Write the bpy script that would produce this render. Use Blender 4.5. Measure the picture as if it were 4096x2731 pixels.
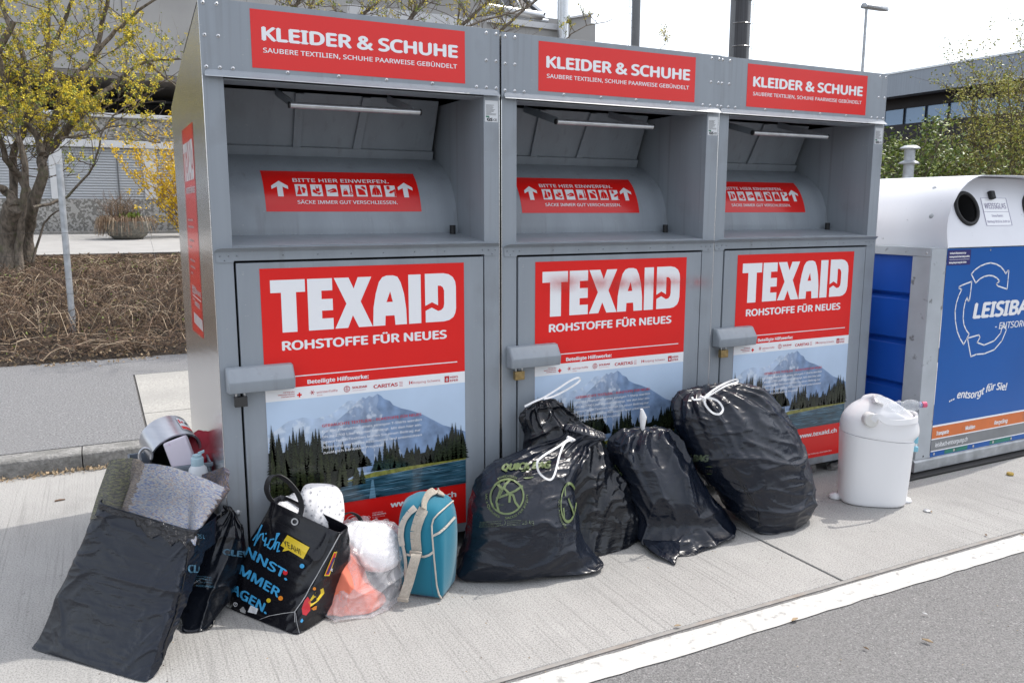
import bpy, bmesh, math, random, os
import numpy as np
from mathutils import Vector, Matrix
from mathutils.geometry import tessellate_polygon
from mathutils.bvhtree import BVHTree

for o in list(bpy.data.objects): bpy.data.objects.remove(o)
SC = bpy.context.scene
COL = SC.collection
R = math.radians
random.seed(7)

# ------------------------------------------------------------------ camera
CAM = Vector((-0.3545, -3.0656, 1.4396)); YAW, PIT, ROL = R(26.868), R(9.210), R(0.0455); FPX = 3253.94
_f = Vector((math.sin(YAW)*math.cos(PIT), math.cos(YAW)*math.cos(PIT), -math.sin(PIT)))
_r0 = Vector((math.cos(YAW), -math.sin(YAW), 0)); _u0 = _r0.cross(_f)
_r = _r0*math.cos(ROL)+_u0*math.sin(ROL); _u = _u0*math.cos(ROL)-_r0*math.sin(ROL)
cd = bpy.data.cameras.new('camera'); cam = bpy.data.objects.new('camera', cd); COL.objects.link(cam)
cd.sensor_width = 36; cd.lens = FPX/4096*36; cd.clip_start = 0.05; cd.clip_end = 1500
m3 = Matrix((_r, _u, -_f)).transposed(); cam.matrix_world = Matrix.Translation(CAM) @ m3.to_4x4()
SC.camera = cam

def ray(px, py): return _f + _r*((px-2048)/FPX) - _u*((py-1365.5)/FPX)
def at(px, py, Y): d = ray(px, py); return CAM + d*((Y-CAM.y)/d.y)          # photo pixel (4096 wide) on the plane y = Y
def atx(px, py, X): d = ray(px, py); return CAM + d*((X-CAM.x)/d.x)
DD = 4096/2352
def A(x, y, Y): return at(x*DD, y*DD, Y)
def G(x, y, z=0): d = ray(x*DD, y*DD); return CAM + d*((z-CAM.z)/d.z)

# ------------------------------------------------------------------ light
KX, KY = 0.60, 0.078
SUN = Vector((KX, KY, 1)).normalized()
sl = bpy.data.lights.new('sun', 'SUN'); so = bpy.data.objects.new('sun', sl); COL.objects.link(so)
sl.energy = 2.85; sl.angle = R(0.6); sl.color = (1.0, 0.955, 0.89)
so.rotation_euler = SUN.to_track_quat('Z', 'Y').to_euler(); so.location = (6, 0, 12)
w = bpy.data.worlds.new('World'); SC.world = w; w.use_nodes = True
nt = w.node_tree; bg = nt.nodes['Background']
sk = nt.nodes.new('ShaderNodeTexSky'); sk.sky_type = 'NISHITA'; sk.sun_disc = False
sk.sun_elevation = math.asin(SUN.z); sk.sun_rotation = math.atan2(KX, KY); sk.altitude = 400
sk.air_density = 1.0; sk.dust_density = 4.0; sk.ozone_density = 1.0
hs = nt.nodes.new('ShaderNodeHueSaturation'); hs.inputs['Saturation'].default_value = 0.62; hs.inputs['Value'].default_value = 1.6
tc = nt.nodes.new('ShaderNodeTexCoord'); cn = nt.nodes.new('ShaderNodeTexNoise'); cn.inputs['Scale'].default_value = 2.2; cn.inputs['Detail'].default_value = 5
cr = nt.nodes.new('ShaderNodeValToRGB'); cr.color_ramp.elements[0].position = .35; cr.color_ramp.elements[1].position = .75
mx = nt.nodes.new('ShaderNodeMix'); mx.data_type = 'RGBA'; mx.inputs[7].default_value = (12.5, 12.7, 13.0, 1)
nt.links.new(tc.outputs['Generated'], cn.inputs['Vector']); nt.links.new(cn.outputs['Fac'], cr.inputs['Fac'])
mf = nt.nodes.new('ShaderNodeMath'); mf.operation = 'MULTIPLY'; mf.inputs[1].default_value = 0.62
nt.links.new(cr.outputs['Color'], mf.inputs[0]); nt.links.new(mf.outputs[0], mx.inputs[0])
nt.links.new(sk.outputs['Color'], hs.inputs['Color']); nt.links.new(hs.outputs['Color'], mx.inputs[6])
nt.links.new(mx.outputs[2], bg.inputs['Color']); bg.inputs['Strength'].default_value = 0.165
SC.view_settings.view_transform = 'Standard'; SC.view_settings.look = 'None'
SC.view_settings.exposure = 0.07; SC.view_settings.gamma = 1
SC.render.engine = 'CYCLES'
SC.cycles.use_denoising = True; SC.cycles.max_bounces = 8; SC.cycles.transparent_max_bounces = 12

# ------------------------------------------------------------------ materials
MT = {}
def M(name, col, rough=.5, metal=0.0, spec=.5, var=None, bump=None, stretch=None, alpha=1.0, coat=0, speck=None, stain=None, sheen=0, coord='Object'):
    """var=(scale,amount) brightness noise; bump=(scale,strength,distance); speck=(scale,threshold,colour); stain=(scale,lo,hi,colour,amount)"""
    if name in MT: return MT[name]
    m = bpy.data.materials.new(name); m.use_nodes = True; MT[name] = m
    n = m.node_tree; p = n.nodes['Principled BSDF']; L = n.links.new
    p.inputs['Base Color'].default_value = (*col, 1); p.inputs['Roughness'].default_value = rough
    p.inputs['Metallic'].default_value = metal; p.inputs['Specular IOR Level'].default_value = spec
    if coat: p.inputs['Coat Weight'].default_value = coat; p.inputs['Coat Roughness'].default_value = .06
    if sheen: p.inputs['Sheen Weight'].default_value = sheen
    vec = None
    if var or bump or speck or stain:
        t = n.nodes.new('ShaderNodeTexCoord'); mp = n.nodes.new('ShaderNodeMapping'); L(t.outputs[coord], mp.inputs['Vector'])
        if stretch: mp.inputs['Scale'].default_value = stretch
        vec = mp.outputs['Vector']
    c = None
    def noise(scale, det=6, v=None):
        k = n.nodes.new('ShaderNodeTexNoise'); k.inputs['Scale'].default_value = scale; k.inputs['Detail'].default_value = det
        L(v or vec, k.inputs['Vector']); return k.outputs['Fac']
    def mixc(a, b, fac):
        x = n.nodes.new('ShaderNodeMix'); x.data_type = 'RGBA'
        for s, v in ((6, a), (7, b)):
            if isinstance(v, tuple): x.inputs[s].default_value = (*v[:3], 1)
            else: L(v, x.inputs[s])
        if isinstance(fac, float): x.inputs[0].default_value = fac
        else: L(fac, x.inputs[0])
        return x.outputs[2]
    def ramp(v, lo, hi):
        x = n.nodes.new('ShaderNodeMapRange'); x.inputs[1].default_value = lo; x.inputs[2].default_value = hi; L(v, x.inputs[0]); return x.outputs[0]
    if var:
        a = var[1]; c = mixc(tuple(v*(1-a) for v in col), tuple(min(1, v*(1+a)) for v in col), ramp(noise(var[0]), .3, .7))
    if stain:
        f = ramp(noise(stain[0], 8, t.outputs[coord]), stain[1], stain[2])
        if len(stain) > 4:
            mm = n.nodes.new('ShaderNodeMath'); mm.operation = 'MULTIPLY'; mm.inputs[1].default_value = stain[4]; L(f, mm.inputs[0]); f = mm.outputs[0]
        c = mixc(c or col, stain[3], f)
    if speck:
        k = n.nodes.new('ShaderNodeTexVoronoi'); k.inputs['Scale'].default_value = speck[0]; L(t.outputs[coord], k.inputs['Vector'])
        wn = n.nodes.new('ShaderNodeTexWhiteNoise'); L(k.outputs['Color'], wn.inputs['Vector'])
        c = mixc(c or col, speck[2], ramp(wn.outputs['Value'], speck[1], min(1., speck[1]+.08)))
    if c: L(c, p.inputs['Base Color'])
    if bump:
        b = n.nodes.new('ShaderNodeBump'); b.inputs['Strength'].default_value = bump[1]; b.inputs['Distance'].default_value = bump[2] if len(bump) > 2 else .01
        L(noise(bump[0], 5), b.inputs['Height']); L(b.outputs['Normal'], p.inputs['Normal'])
    if alpha < 1: p.inputs['Alpha'].default_value = alpha
    return m

M('grey_paint', (.262, .292, .325), .36, stretch=(9, 9, .7), var=(1.5, .07), stain=(5, .57, .82, (.16, .165, .17), .5), bump=(3, .02, .02))
def weather():                                                          # drips under seams and splash dirt near the ground
    m = MT['grey_paint']; n = m.node_tree; L = n.links.new; p = n.nodes['Principled BSDF']; src = p.inputs['Base Color'].links[0].from_socket
    t = n.nodes.new('ShaderNodeTexCoord'); sp = n.nodes.new('ShaderNodeSeparateXYZ'); L(t.outputs['Object'], sp.inputs[0])
    def nz(sc, scale, det=4):
        mp = n.nodes.new('ShaderNodeMapping'); mp.inputs['Scale'].default_value = scale; L(t.outputs['Object'], mp.inputs[0]); k = n.nodes.new('ShaderNodeTexNoise'); k.inputs['Scale'].default_value = sc; k.inputs['Detail'].default_value = det; L(mp.outputs[0], k.inputs[0]); return k.outputs['Fac']
    def rng(v, a, b, c, d): x = n.nodes.new('ShaderNodeMapRange'); [setattr(x.inputs[i], 'default_value', q) for i, q in ((1, a), (2, b), (3, c), (4, d))]; L(v, x.inputs[0]); return x.outputs[0]
    def mul(a, b): x = n.nodes.new('ShaderNodeMath'); x.operation = 'MULTIPLY'; L(a, x.inputs[0]); L(b, x.inputs[1]); return x.outputs[0]
    def mix(a, col, f): x = n.nodes.new('ShaderNodeMix'); x.data_type = 'RGBA'; L(a, x.inputs[6]); x.inputs[7].default_value = (*col, 1); L(f, x.inputs[0]); return x.outputs[2]
    c = mix(src, (.13, .13, .125), mul(rng(sp.outputs[2], .07, .5, .75, 0), rng(nz(16, (1, 1, .5)), .42, .7, 0, 1)))
    c = mix(c, (.17, .175, .175), rng(nz(1, (34, 34, 1.3), 2), .60, .78, 0, .45)); c = mix(c, (.42, .43, .44), rng(nz(1, (60, 60, 150), 1), .755, .78, 0, .6)); L(c, p.inputs['Base Color'])
weather()
M('grey_dark', (.12, .135, .15), .4, var=(3, .08))
M('inner_dark', (.02, .02, .022), .8)  # near-black colour puts the shade of cavities and holes into the surface
M('alu', (.84, .84, .84), .24, 1.0, stretch=(1, 3, 30), var=(2, .04), bump=(1.2, .035, .02))
M('steel', (.55, .56, .57), .3, .9, var=(30, .12))
M('zinc', (.42, .44, .46), .5, .55, var=(14, .22), stain=(5, .55, .75, (.3, .31, .32), .6))
M('brass', (.33, .24, .11), .4, .8, var=(60, .2))
M('rubber', (.012, .012, .013), .6)
M('red_ink', (.72, .014, .012), .22, spec=.4, coat=.06, var=(3, .03))
M('red_text', (.5, .02, .03), .3)
M('white_ink', (.82, .83, .85), .22, spec=.5, coat=.2)
M('plate', (.6, .62, .64), .3, .2)
M('black_ink', (.02, .02, .025), .5)
M('green_ink', (.02, .16, .09), .5)
M('sky_ink', (.50, .63, .80), .15, coat=.25, var=(2.5, .10))
M('far_ink', (.42, .53, .69), .15, coat=.25, var=(16, .2), stain=(30, .52, .62, (.62, .7, .8), .8))
M('mount_ink', (.25, .33, .47), .15, coat=.25, var=(18, .35), stretch=(1, 1, .6), stain=(26, .50, .60, (.55, .62, .72), .85))
M('slope_ink', (.19, .28, .44), .15, coat=.25, var=(22, .3))
M('fir_a', (.012, .017, .012), .15, coat=.25, var=(120, .6))
M('fir_b', (.018, .025, .012), .15, coat=.25, var=(140, .7))
M('fir_c', (.026, .034, .014), .15, coat=.25, var=(140, .7))
M('meadow_ink', (.22, .22, .045), .15, coat=.25, var=(60, .35))
M('lake_ink', (.025, .075, .11), .12, coat=.25, stretch=(5, 1, 55), var=(2.2, .8), stain=(9, .6, .8, (.01, .014, .016), .7))
M('lake_light', (.12, .24, .33), .12, coat=.25, stretch=(4, 1, 90), var=(3, .6))

def film(name, col, rough, tint=None, bumpk=1.0):                    # thin wrinkled bin-liner film
    m = M(name, col, rough, spec=.46)
    n = m.node_tree; p = n.nodes['Principled BSDF']; L = n.links.new
    t = n.nodes.new('ShaderNodeTexCoord'); mp = n.nodes.new('ShaderNodeMapping'); mp.inputs['Scale'].default_value = (1, 1, 1.6); L(t.outputs['Object'], mp.inputs[0])
    hs_ = []
    for sc, d, wgt in ((7, 2, .8), (22, 2, .16)):
        k = n.nodes.new('ShaderNodeTexNoise'); k.inputs['Scale'].default_value = sc; k.inputs['Detail'].default_value = d; k.inputs['Distortion'].default_value = .6; L(mp.outputs[0], k.inputs[0])
        r = n.nodes.new('ShaderNodeMath'); r.operation = 'SUBTRACT'; r.inputs[1].default_value = .5; L(k.outputs['Fac'], r.inputs[0])
        a = n.nodes.new('ShaderNodeMath'); a.operation = 'ABSOLUTE'; L(r.outputs[0], a.inputs[0])
        s = n.nodes.new('ShaderNodeMath'); s.operation = 'MULTIPLY'; s.inputs[1].default_value = wgt; L(a.outputs[0], s.inputs[0]); hs_.append(s.outputs[0])
    mp2 = n.nodes.new('ShaderNodeMapping'); mp2.inputs['Scale'].default_value = (9, 9, 52); mp2.inputs['Rotation'].default_value = (R(8), R(-14), 0); L(t.outputs['Object'], mp2.inputs[0])
    k = n.nodes.new('ShaderNodeTexNoise'); k.inputs['Scale'].default_value = 1; k.inputs['Detail'].default_value = 2; k.inputs['Distortion'].default_value = 1.1; L(mp2.outputs[0], k.inputs[0])
    k2 = n.nodes.new('ShaderNodeTexNoise'); k2.inputs['Scale'].default_value = 5; L(t.outputs['Object'], k2.inputs[0])
    r2 = n.nodes.new('ShaderNodeMapRange'); r2.inputs[1].default_value = .45; r2.inputs[2].default_value = .65; r2.inputs[4].default_value = .26; L(k2.outputs['Fac'], r2.inputs[0])
    s2 = n.nodes.new('ShaderNodeMath'); s2.operation = 'MULTIPLY'; L(k.outputs['Fac'], s2.inputs[0]); L(r2.outputs[0], s2.inputs[1]); hs_.append(s2.outputs[0])
    q = hs_[0]
    for h in hs_[1:]:
        a = n.nodes.new('ShaderNodeMath'); L(q, a.inputs[0]); L(h, a.inputs[1]); q = a.outputs[0]
    b = n.nodes.new('ShaderNodeBump'); b.inputs['Strength'].default_value = .30*bumpk; b.inputs['Distance'].default_value = .04; b.invert = True
    L(q, b.inputs['Height']); L(b.outputs['Normal'], p.inputs['Normal'])
    k = n.nodes.new('ShaderNodeTexNoise'); k.inputs['Scale'].default_value = 6; L(t.outputs['Object'], k.inputs[0])
    r = n.nodes.new('ShaderNodeMapRange'); r.inputs[3].default_value = rough-.07; r.inputs[4].default_value = rough+.10; L(k.outputs['Fac'], r.inputs[0]); L(r.outputs[0], p.inputs['Roughness'])
    return m
film('black_film', (.0055, .0085, .0165), .26)
film('shiny_film', (.0045, .006, .010), .21)
film('tote_film', (.006, .006, .009), .24, bumpk=.5)

def clear_mat(name, tint, fac, rough):
    m = M(name, tint, rough, spec=.6); n = m.node_tree; L = n.links.new; p = n.nodes['Principled BSDF']
    tr = n.nodes.new('ShaderNodeBsdfTransparent'); ms = n.nodes.new('ShaderNodeMixShader'); o = n.nodes['Material Output']
    t = n.nodes.new('ShaderNodeTexCoord'); k = n.nodes.new('ShaderNodeTexNoise'); k.inputs['Scale'].default_value = 14; k.inputs['Detail'].default_value = 6; k.inputs['Distortion'].default_value = 1.5; L(t.outputs['Object'], k.inputs[0])
    r = n.nodes.new('ShaderNodeMapRange'); r.inputs[1].default_value = .35; r.inputs[2].default_value = .7; r.inputs[3].default_value = fac*.75; r.inputs[4].default_value = fac*1.35; L(k.outputs['Fac'], r.inputs[0])
    b = n.nodes.new('ShaderNodeBump'); b.inputs['Strength'].default_value = .3; b.inputs['Distance'].default_value = .02; L(k.outputs['Fac'], b.inputs['Height']); L(b.outputs[0], p.inputs['Normal'])
    L(r.outputs[0], ms.inputs[0]); L(tr.outputs[0], ms.inputs[1]); L(p.outputs[0], ms.inputs[2]); L(ms.outputs[0], o.inputs[0]); return m
clear_mat('clear_film', (.75, .74, .76), .30, .16)
clear_mat('pet', (.7, .74, .78), .22, .08)

def broom():                                                          # broomed concrete, lines run away from the bins
    m = M('concrete', (.365, .358, .343), .85, spec=.25); n = m.node_tree; L = n.links.new; p = n.nodes['Principled BSDF']
    t = n.nodes.new('ShaderNodeTexCoord')
    def nz(sc, det, scale, dist=0):
        mp = n.nodes.new('ShaderNodeMapping'); mp.inputs['Scale'].default_value = scale; mp.inputs['Rotation'].default_value = (0, 0, R(4)); L(t.outputs['Object'], mp.inputs[0])
        k = n.nodes.new('ShaderNodeTexNoise'); k.inputs['Scale'].default_value = sc; k.inputs['Detail'].default_value = det; k.inputs['Distortion'].default_value = dist; L(mp.outputs[0], k.inputs[0]); return k.outputs['Fac']
    def rng(v, a, b, c=0, d=1):
        x = n.nodes.new('ShaderNodeMapRange'); x.inputs[1].default_value = a; x.inputs[2].default_value = b; x.inputs[3].default_value = c; x.inputs[4].default_value = d; L(v, x.inputs[0]); return x.outputs[0]
    def mul(a, b):
        x = n.nodes.new('ShaderNodeMath'); x.operation = 'MULTIPLY'; L(a, x.inputs[0]); L(b, x.inputs[1]); return x.outputs[0]
    lines = nz(1, 2, (95, 1.1, 1)); fine = nz(170, 4, (1, 1, 1)); big = nz(1.3, 5, (1, 1, 1)); mid = nz(7, 6, (1.4, .8, 1)); bare = nz(.9, 3, (1.0, .7, 1))
    v = rng(big, .3, .7, .90, 1.07); v = mul(v, rng(mid, .25, .75, .95, 1.05)); v = mul(v, rng(fine, .34, .56, .66, 1.07))
    v = mul(v, rng(nz(2.6, 8, (1, 1, 1), .6), .56, .70, 1.0, .90)); v = mul(v, rng(nz(24, 2, (1, 1, 1)), .70, .74, 1.0, .74))
    gl = rng(lines, .33, .47, .80, 1.0)
    mix = n.nodes.new('ShaderNodeMix'); L(rng(bare, .42, .62), mix.inputs[0]); mix.inputs[2].default_value = 1.0; L(gl, mix.inputs[3]); v = mul(v, mix.outputs[0])
    hsv = n.nodes.new('ShaderNodeHueSaturation'); hsv.inputs['Color'].default_value = (.365, .358, .343, 1); L(v, hsv.inputs['Value']); L(hsv.outputs[0], p.inputs['Base Color'])
    b = n.nodes.new('ShaderNodeBump'); b.inputs['Strength'].default_value = .5; b.inputs['Distance'].default_value = .004
    ad = n.nodes.new('ShaderNodeMath'); L(lines, ad.inputs[0]); L(fine, ad.inputs[1]); L(ad.outputs[0], b.inputs['Height']); L(b.outputs[0], p.inputs['Normal'])
broom()
M('asphalt', (.182, .180, .178), .9, spec=.3, var=(190, .5), speck=(210, .975, (.36, .35, .34)), stain=(.8, .45, .75, (.20, .197, .19), .5), bump=(190, .7, .006))
M('pave_asphalt', (.195, .196, .20), .9, spec=.3, var=(95, .5), speck=(90, .975, (.30, .30, .30)), stain=(1.1, .5, .7, (.19, .19, .19), .6), bump=(100, .8, .008))
M('slab_concrete', (.36, .35, .325), .9, var=(80, .25), stain=(1.5, .45, .7, (.28, .275, .26), .7), bump=(200, .4, .004))
M('line_paint', (.52, .515, .49), .75, var=(60, .05), stain=(26, .58, .70, (.27, .265, .255), .85), bump=(240, .5, .004))
M('kerb_stone', (.25, .245, .235), .9, var=(45, .32), stain=(6, .45, .65, (.13, .13, .12), .6), bump=(90, .8, .01))
M('joint_tar', (.10, .095, .09), .9, var=(40, .3))
M('seal', (.26, .25, .235), .8, var=(30, .15), stain=(5, .5, .7, (.31, .24, .18), .5))
M('soil', (.055, .042, .032), .95, var=(30, .5), bump=(40, 1, .03))
M('path', (.36, .355, .345), .9, var=(3, .08), bump=(150, .2, .004))

# ------------------------------------------------------------------ mesh tools
class MB:
    def __init__(s): s.v = []; s.f = []; s.m = []; s.mats = []; s.uv = {}
    def mi(s, name):
        if name not in s.mats: s.mats.append(name)
        return s.mats.index(name)
    def add(s, vs, fs, mat):
        b = len(s.v); k = s.mi(mat); s.v += [tuple(p) for p in vs]
        for f in fs: s.f.append(tuple(b+i for i in f)); s.m.append(k)
    def box(s, x0, x1, y0, y1, z0, z1, mat):
        s.add([(x0,y0,z0),(x1,y0,z0),(x1,y1,z0),(x0,y1,z0),(x0,y0,z1),(x1,y0,z1),(x1,y1,z1),(x0,y1,z1)],
              [(0,3,2,1),(4,5,6,7),(0,1,5,4),(1,2,6,5),(2,3,7,6),(3,0,4,7)], mat)
    def obox(s, c, ax, ay, az, mat):                                   # oriented box: centre and three half vectors
        c, ax, ay, az = map(Vector, (c, ax, ay, az))
        s.add([c+ax*i+ay*j+az*k for k in (-1,1) for i,j in ((-1,-1),(1,-1),(1,1),(-1,1))],
              [(0,3,2,1),(4,5,6,7),(0,1,5,4),(1,2,6,5),(2,3,7,6),(3,0,4,7)], mat)
    def prism(s, prof, ax, a0, a1, mat):                               # profile extruded along axis 0/1/2
        def P(q, a): q = list(q); q.insert(ax, a); return tuple(q)
        n = len(prof); vs = [P(q, a0) for q in prof]+[P(q, a1) for q in prof]
        fs = [(i, (i+1) % n, n+(i+1) % n, n+i) for i in range(n)]
        s.add(vs, fs, mat)
        tr = tessellate_polygon([[Vector((q[0], q[1], 0)) for q in prof]])
        s.add(vs, [t for t in tr]+[tuple(n+i for i in reversed(t)) for t in tr], mat)
    def tube(s, path, rad, mat, seg=8, cap=True, flat=None):
        path = [Vector(p) for p in path]; n = len(path)
        if not hasattr(rad, '__len__'): rad = [rad]*n
        up = None; vs = []
        for i, p in enumerate(path):
            t = (path[min(i+1, n-1)]-path[max(i-1, 0)])
            if t.length < 1e-9: t = Vector((0, 0, 1))
            t.normalize()
            if up is None:
                up = Vector((0, 0, 1)) if abs(t.z) < .9 else Vector((1, 0, 0))
                if flat: up = Vector(flat)
            x = t.cross(up)
            if x.length < 1e-6: x = t.orthogonal()
            x.normalize(); y = x.cross(t).normalized(); up = y
            for k in range(seg):
                a = 2*math.pi*k/seg; vs.append(p+x*math.cos(a)*rad[i]+y*math.sin(a)*rad[i])
        fs = [(i*seg+k, i*seg+(k+1) % seg, (i+1)*seg+(k+1) % seg, (i+1)*seg+k) for i in range(n-1) for k in range(seg)]
        if cap: fs += [tuple(reversed(range(seg))), tuple((n-1)*seg+k for k in range(seg))]
        s.add(vs, fs, mat)
    def ribbon(s, path, wid, nrm, mat, th=.0015):                      # flat strap: path, width vector(s), thickness normal(s)
        n = len(path); vs = []
        for i, p in enumerate(path):
            W = Vector(wid[i] if isinstance(wid[0], (list, tuple, Vector)) else wid)*.5; N = Vector(nrm[i] if isinstance(nrm[0], (list, tuple, Vector)) else nrm)*th*.5; p = Vector(p)
            vs += [p-W-N, p+W-N, p+W+N, p-W+N]
        fs = [(i*4+k, i*4+(k+1) % 4, i*4+4+(k+1) % 4, i*4+4+k) for i in range(n-1) for k in range(4)]+[(3,2,1,0), tuple((n-1)*4+k for k in range(4))]
        s.add(vs, fs, mat)
    def lathe(s, c, prof, mat, seg=24, axis=None, a0=0, a1=2*math.pi):
        c = Vector(c); q = Vector(axis).to_track_quat('Z', 'Y') if axis else None
        vs = []
        for r_, z in prof:
            for k in range(seg):
                a = a0+(a1-a0)*k/seg; v = Vector((r_*math.cos(a), r_*math.sin(a), z)); vs.append(c+(q @ v if q else v))
        s.add(vs, [(i*seg+k, i*seg+(k+1) % seg, (i+1)*seg+(k+1) % seg, (i+1)*seg+k) for i in range(len(prof)-1) for k in range(seg)], mat)
    def dome(s, c, r_, mat, n=(0, -1, 0), h=.5, seg=10):
        s.lathe(c, [(r_*math.cos(a), r_*h*math.sin(a)) for a in (0, .5, 1.0, 1.35)]+[(.0001, r_*h)], mat, seg, n)
    def grid(s, V, mat, closed=True, cap=True):                         # V [nv][nu] points
        nv, nu = len(V), len(V[0]); b = len(s.v); k = s.mi(mat)
        for row in V:
            for p in row: s.v.append(tuple(float(q) for q in p))
        for j in range(nv-1):
            for i in range(nu if closed else nu-1):
                s.f.append((b+j*nu+i, b+j*nu+(i+1) % nu, b+(j+1)*nu+(i+1) % nu, b+(j+1)*nu+i)); s.m.append(k)
        if closed and cap:
            s.f.append(tuple(b+i for i in reversed(range(nu)))); s.m.append(k); s.f.append(tuple(b+(nv-1)*nu+i for i in range(nu))); s.m.append(k)
    def build(s, name, parent=None, smooth=None, bevel=0, loc=None):
        me = bpy.data.meshes.new(name); me.from_pydata(s.v, [], s.f)
        for k in s.mats: me.materials.append(MT[k])
        me.polygons.foreach_set('material_index', s.m)
        if smooth is not None:
            me.polygons.foreach_set('use_smooth', [True]*len(me.polygons))
            if smooth < 180: me.set_sharp_from_angle(angle=R(smooth))
        me.update()
        o = bpy.data.objects.new(name, me); COL.objects.link(o)
        if parent: o.parent = parent
        if loc: o.location = loc
        if bevel:
            b = o.modifiers.new('bevel', 'BEVEL'); b.width = bevel; b.segments = 2; b.limit_method = 'ANGLE'; b.angle_limit = R(40)
        return o
def tag(o, label=None, cat=None, group=None, kind=None):
    if label: o['label'] = label
    if cat: o['category'] = cat
    if group: o['group'] = group
    if kind: o['kind'] = kind
    return o
def thing(name, loc=(0, 0, 0), label=None, cat=None, group=None):
    o = bpy.data.objects.new(name, None); COL.objects.link(o); o.location = loc; o.empty_display_size = .1
    return tag(o, label, cat, group)

# ------------------------------------------------------------------ printing: flat shapes and lettering laid on a surface
FONT = None
try:
    FONT = bpy.data.fonts.load(os.path.join(bpy.utils.system_resource('DATAFILES', path='fonts'), 'NotoSansHebrew-Regular.woff2'))
    if not FONT: FONT = None
except Exception: FONT = None
_tc = {}
def glyphs(body):
    if body in _tc: return _tc[body]
    c = bpy.data.curves.new('t', 'FONT'); c.body = body; c.resolution_u = 4
    if FONT: c.font = FONT
    o = bpy.data.objects.new('t', c); COL.objects.link(o); dg = bpy.context.evaluated_depsgraph_get()
    me = o.evaluated_get(dg).to_mesh(); me.calc_loop_triangles()
    v = [(p.co.x, p.co.y) for p in me.vertices]; t = [tuple(x.vertices) for x in me.loop_triangles]
    bpy.data.objects.remove(o); bpy.data.curves.remove(c)
    cap = .714
    xs = [p[0] for p in v] or [0, 1]
    _tc[body] = ([((x-min(xs))/cap, y/cap) for x, y in v], t, (max(xs)-min(xs))/cap); return _tc[body]
class Print(MB):
    def __init__(s, fn, eps=.0005): super().__init__(); s.fn = fn; s.eps = eps
    def poly(s, pts, mat, layer=1, holes=()):
        loops = [[Vector((p[0], p[1], 0)) for p in pts]]+[[Vector((p[0], p[1], 0)) for p in h] for h in holes]
        tr = tessellate_polygon(loops); fl = [p for l in loops for p in l]
        fs = []
        for a, b, c in tr:
            n = (fl[b]-fl[a]).cross(fl[c]-fl[a]).z
            fs.append((a, b, c) if n > 0 else (a, c, b))
        s.add([s.fn(p.x, p.y, layer*s.eps) for p in fl], fs, mat)
    def rect(s, x0, z0, x1, z1, mat, layer=1, nx=1, nz=1):
        vs = [s.fn(x0+(x1-x0)*i/nx, z0+(z1-z0)*j/nz, layer*s.eps) for j in range(nz+1) for i in range(nx+1)]
        s.add(vs, [(j*(nx+1)+i, j*(nx+1)+i+1, (j+1)*(nx+1)+i+1, (j+1)*(nx+1)+i) for j in range(nz) for i in range(nx)], mat)
    def quad(s, c, mat, layer=1, n=8):                                  # four corners, filled as a fine patch so that it hugs the surface
        vs = []
        for j in range(n+1):
            for i in range(n+1):
                u, v = i/n, j/n; vs.append(s.fn(*[(c[0][k]*(1-u)+c[1][k]*u)*(1-v)+(c[3][k]*(1-u)+c[2][k]*u)*v for k in (0, 1)], layer*s.eps))
        s.add(vs, [(j*(n+1)+i, j*(n+1)+i+1, (j+1)*(n+1)+i+1, (j+1)*(n+1)+i) for j in range(n) for i in range(n)], mat)
    def disc(s, x, z, r_, mat, layer=1, seg=24, sx=1): s.poly([(x+r_*sx*math.cos(2*math.pi*k/seg), z+r_*math.sin(2*math.pi*k/seg)) for k in range(seg)], mat, layer)
    def ring(s, x, z, r0, r1, mat, layer=1, seg=40, a0=0, a1=360):
        n = seg; vs = []
        for k in range(n+1):
            a = R(a0+(a1-a0)*k/n)
            for r_ in (r0, r1): vs.append(s.fn(x+r_*math.cos(a), z+r_*math.sin(a), layer*s.eps))
        s.add(vs, [(2*k, 2*k+1, 2*k+3, 2*k+2) for k in range(n)], mat)
    def line(s, pts, wd, mat, layer=1):
        for (x0, z0), (x1, z1) in zip(pts, pts[1:]):
            l = math.hypot(x1-x0, z1-z0) or 1; dx, dz = (x1-x0)/l, (z1-z0)/l; nx, nz = -dz*wd/2, dx*wd/2; e = wd*.25
            s.poly([(x0-nx-dx*e, z0-nz-dz*e), (x1-nx+dx*e, z1-nz+dz*e), (x1+nx+dx*e, z1+nz+dz*e), (x0+nx-dx*e, z0+nz-dz*e)], mat, layer)
    def text(s, body, x, z, h, mat, wid=None, layer=2, bold=0., align='L', slant=0, path=None):
        """h = capital height; wid = fitted width; bold = extra stem as a share of h"""
        v, t, w0 = glyphs(body); sx = (wid/w0) if wid else h
        if align == 'C': x -= w0*sx/2
        if align == 'R': x -= w0*sx
        st = [(0, 0)]
        if bold: b = bold*h/2; st = [(-b, 0), (b, 0), (0, -b*.6), (0, b*.6), (0, 0)]
        for i, (ox, oz) in enumerate(st):
            pts = [(x+p[0]*sx+p[1]*h*slant+ox, z+p[1]*h+oz) for p in v]
            if path: pts = [path(*q) for q in pts]
            s.add([s.fn(q[0], q[1], layer*s.eps+i*.00004) for q in pts], t, mat)

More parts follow.
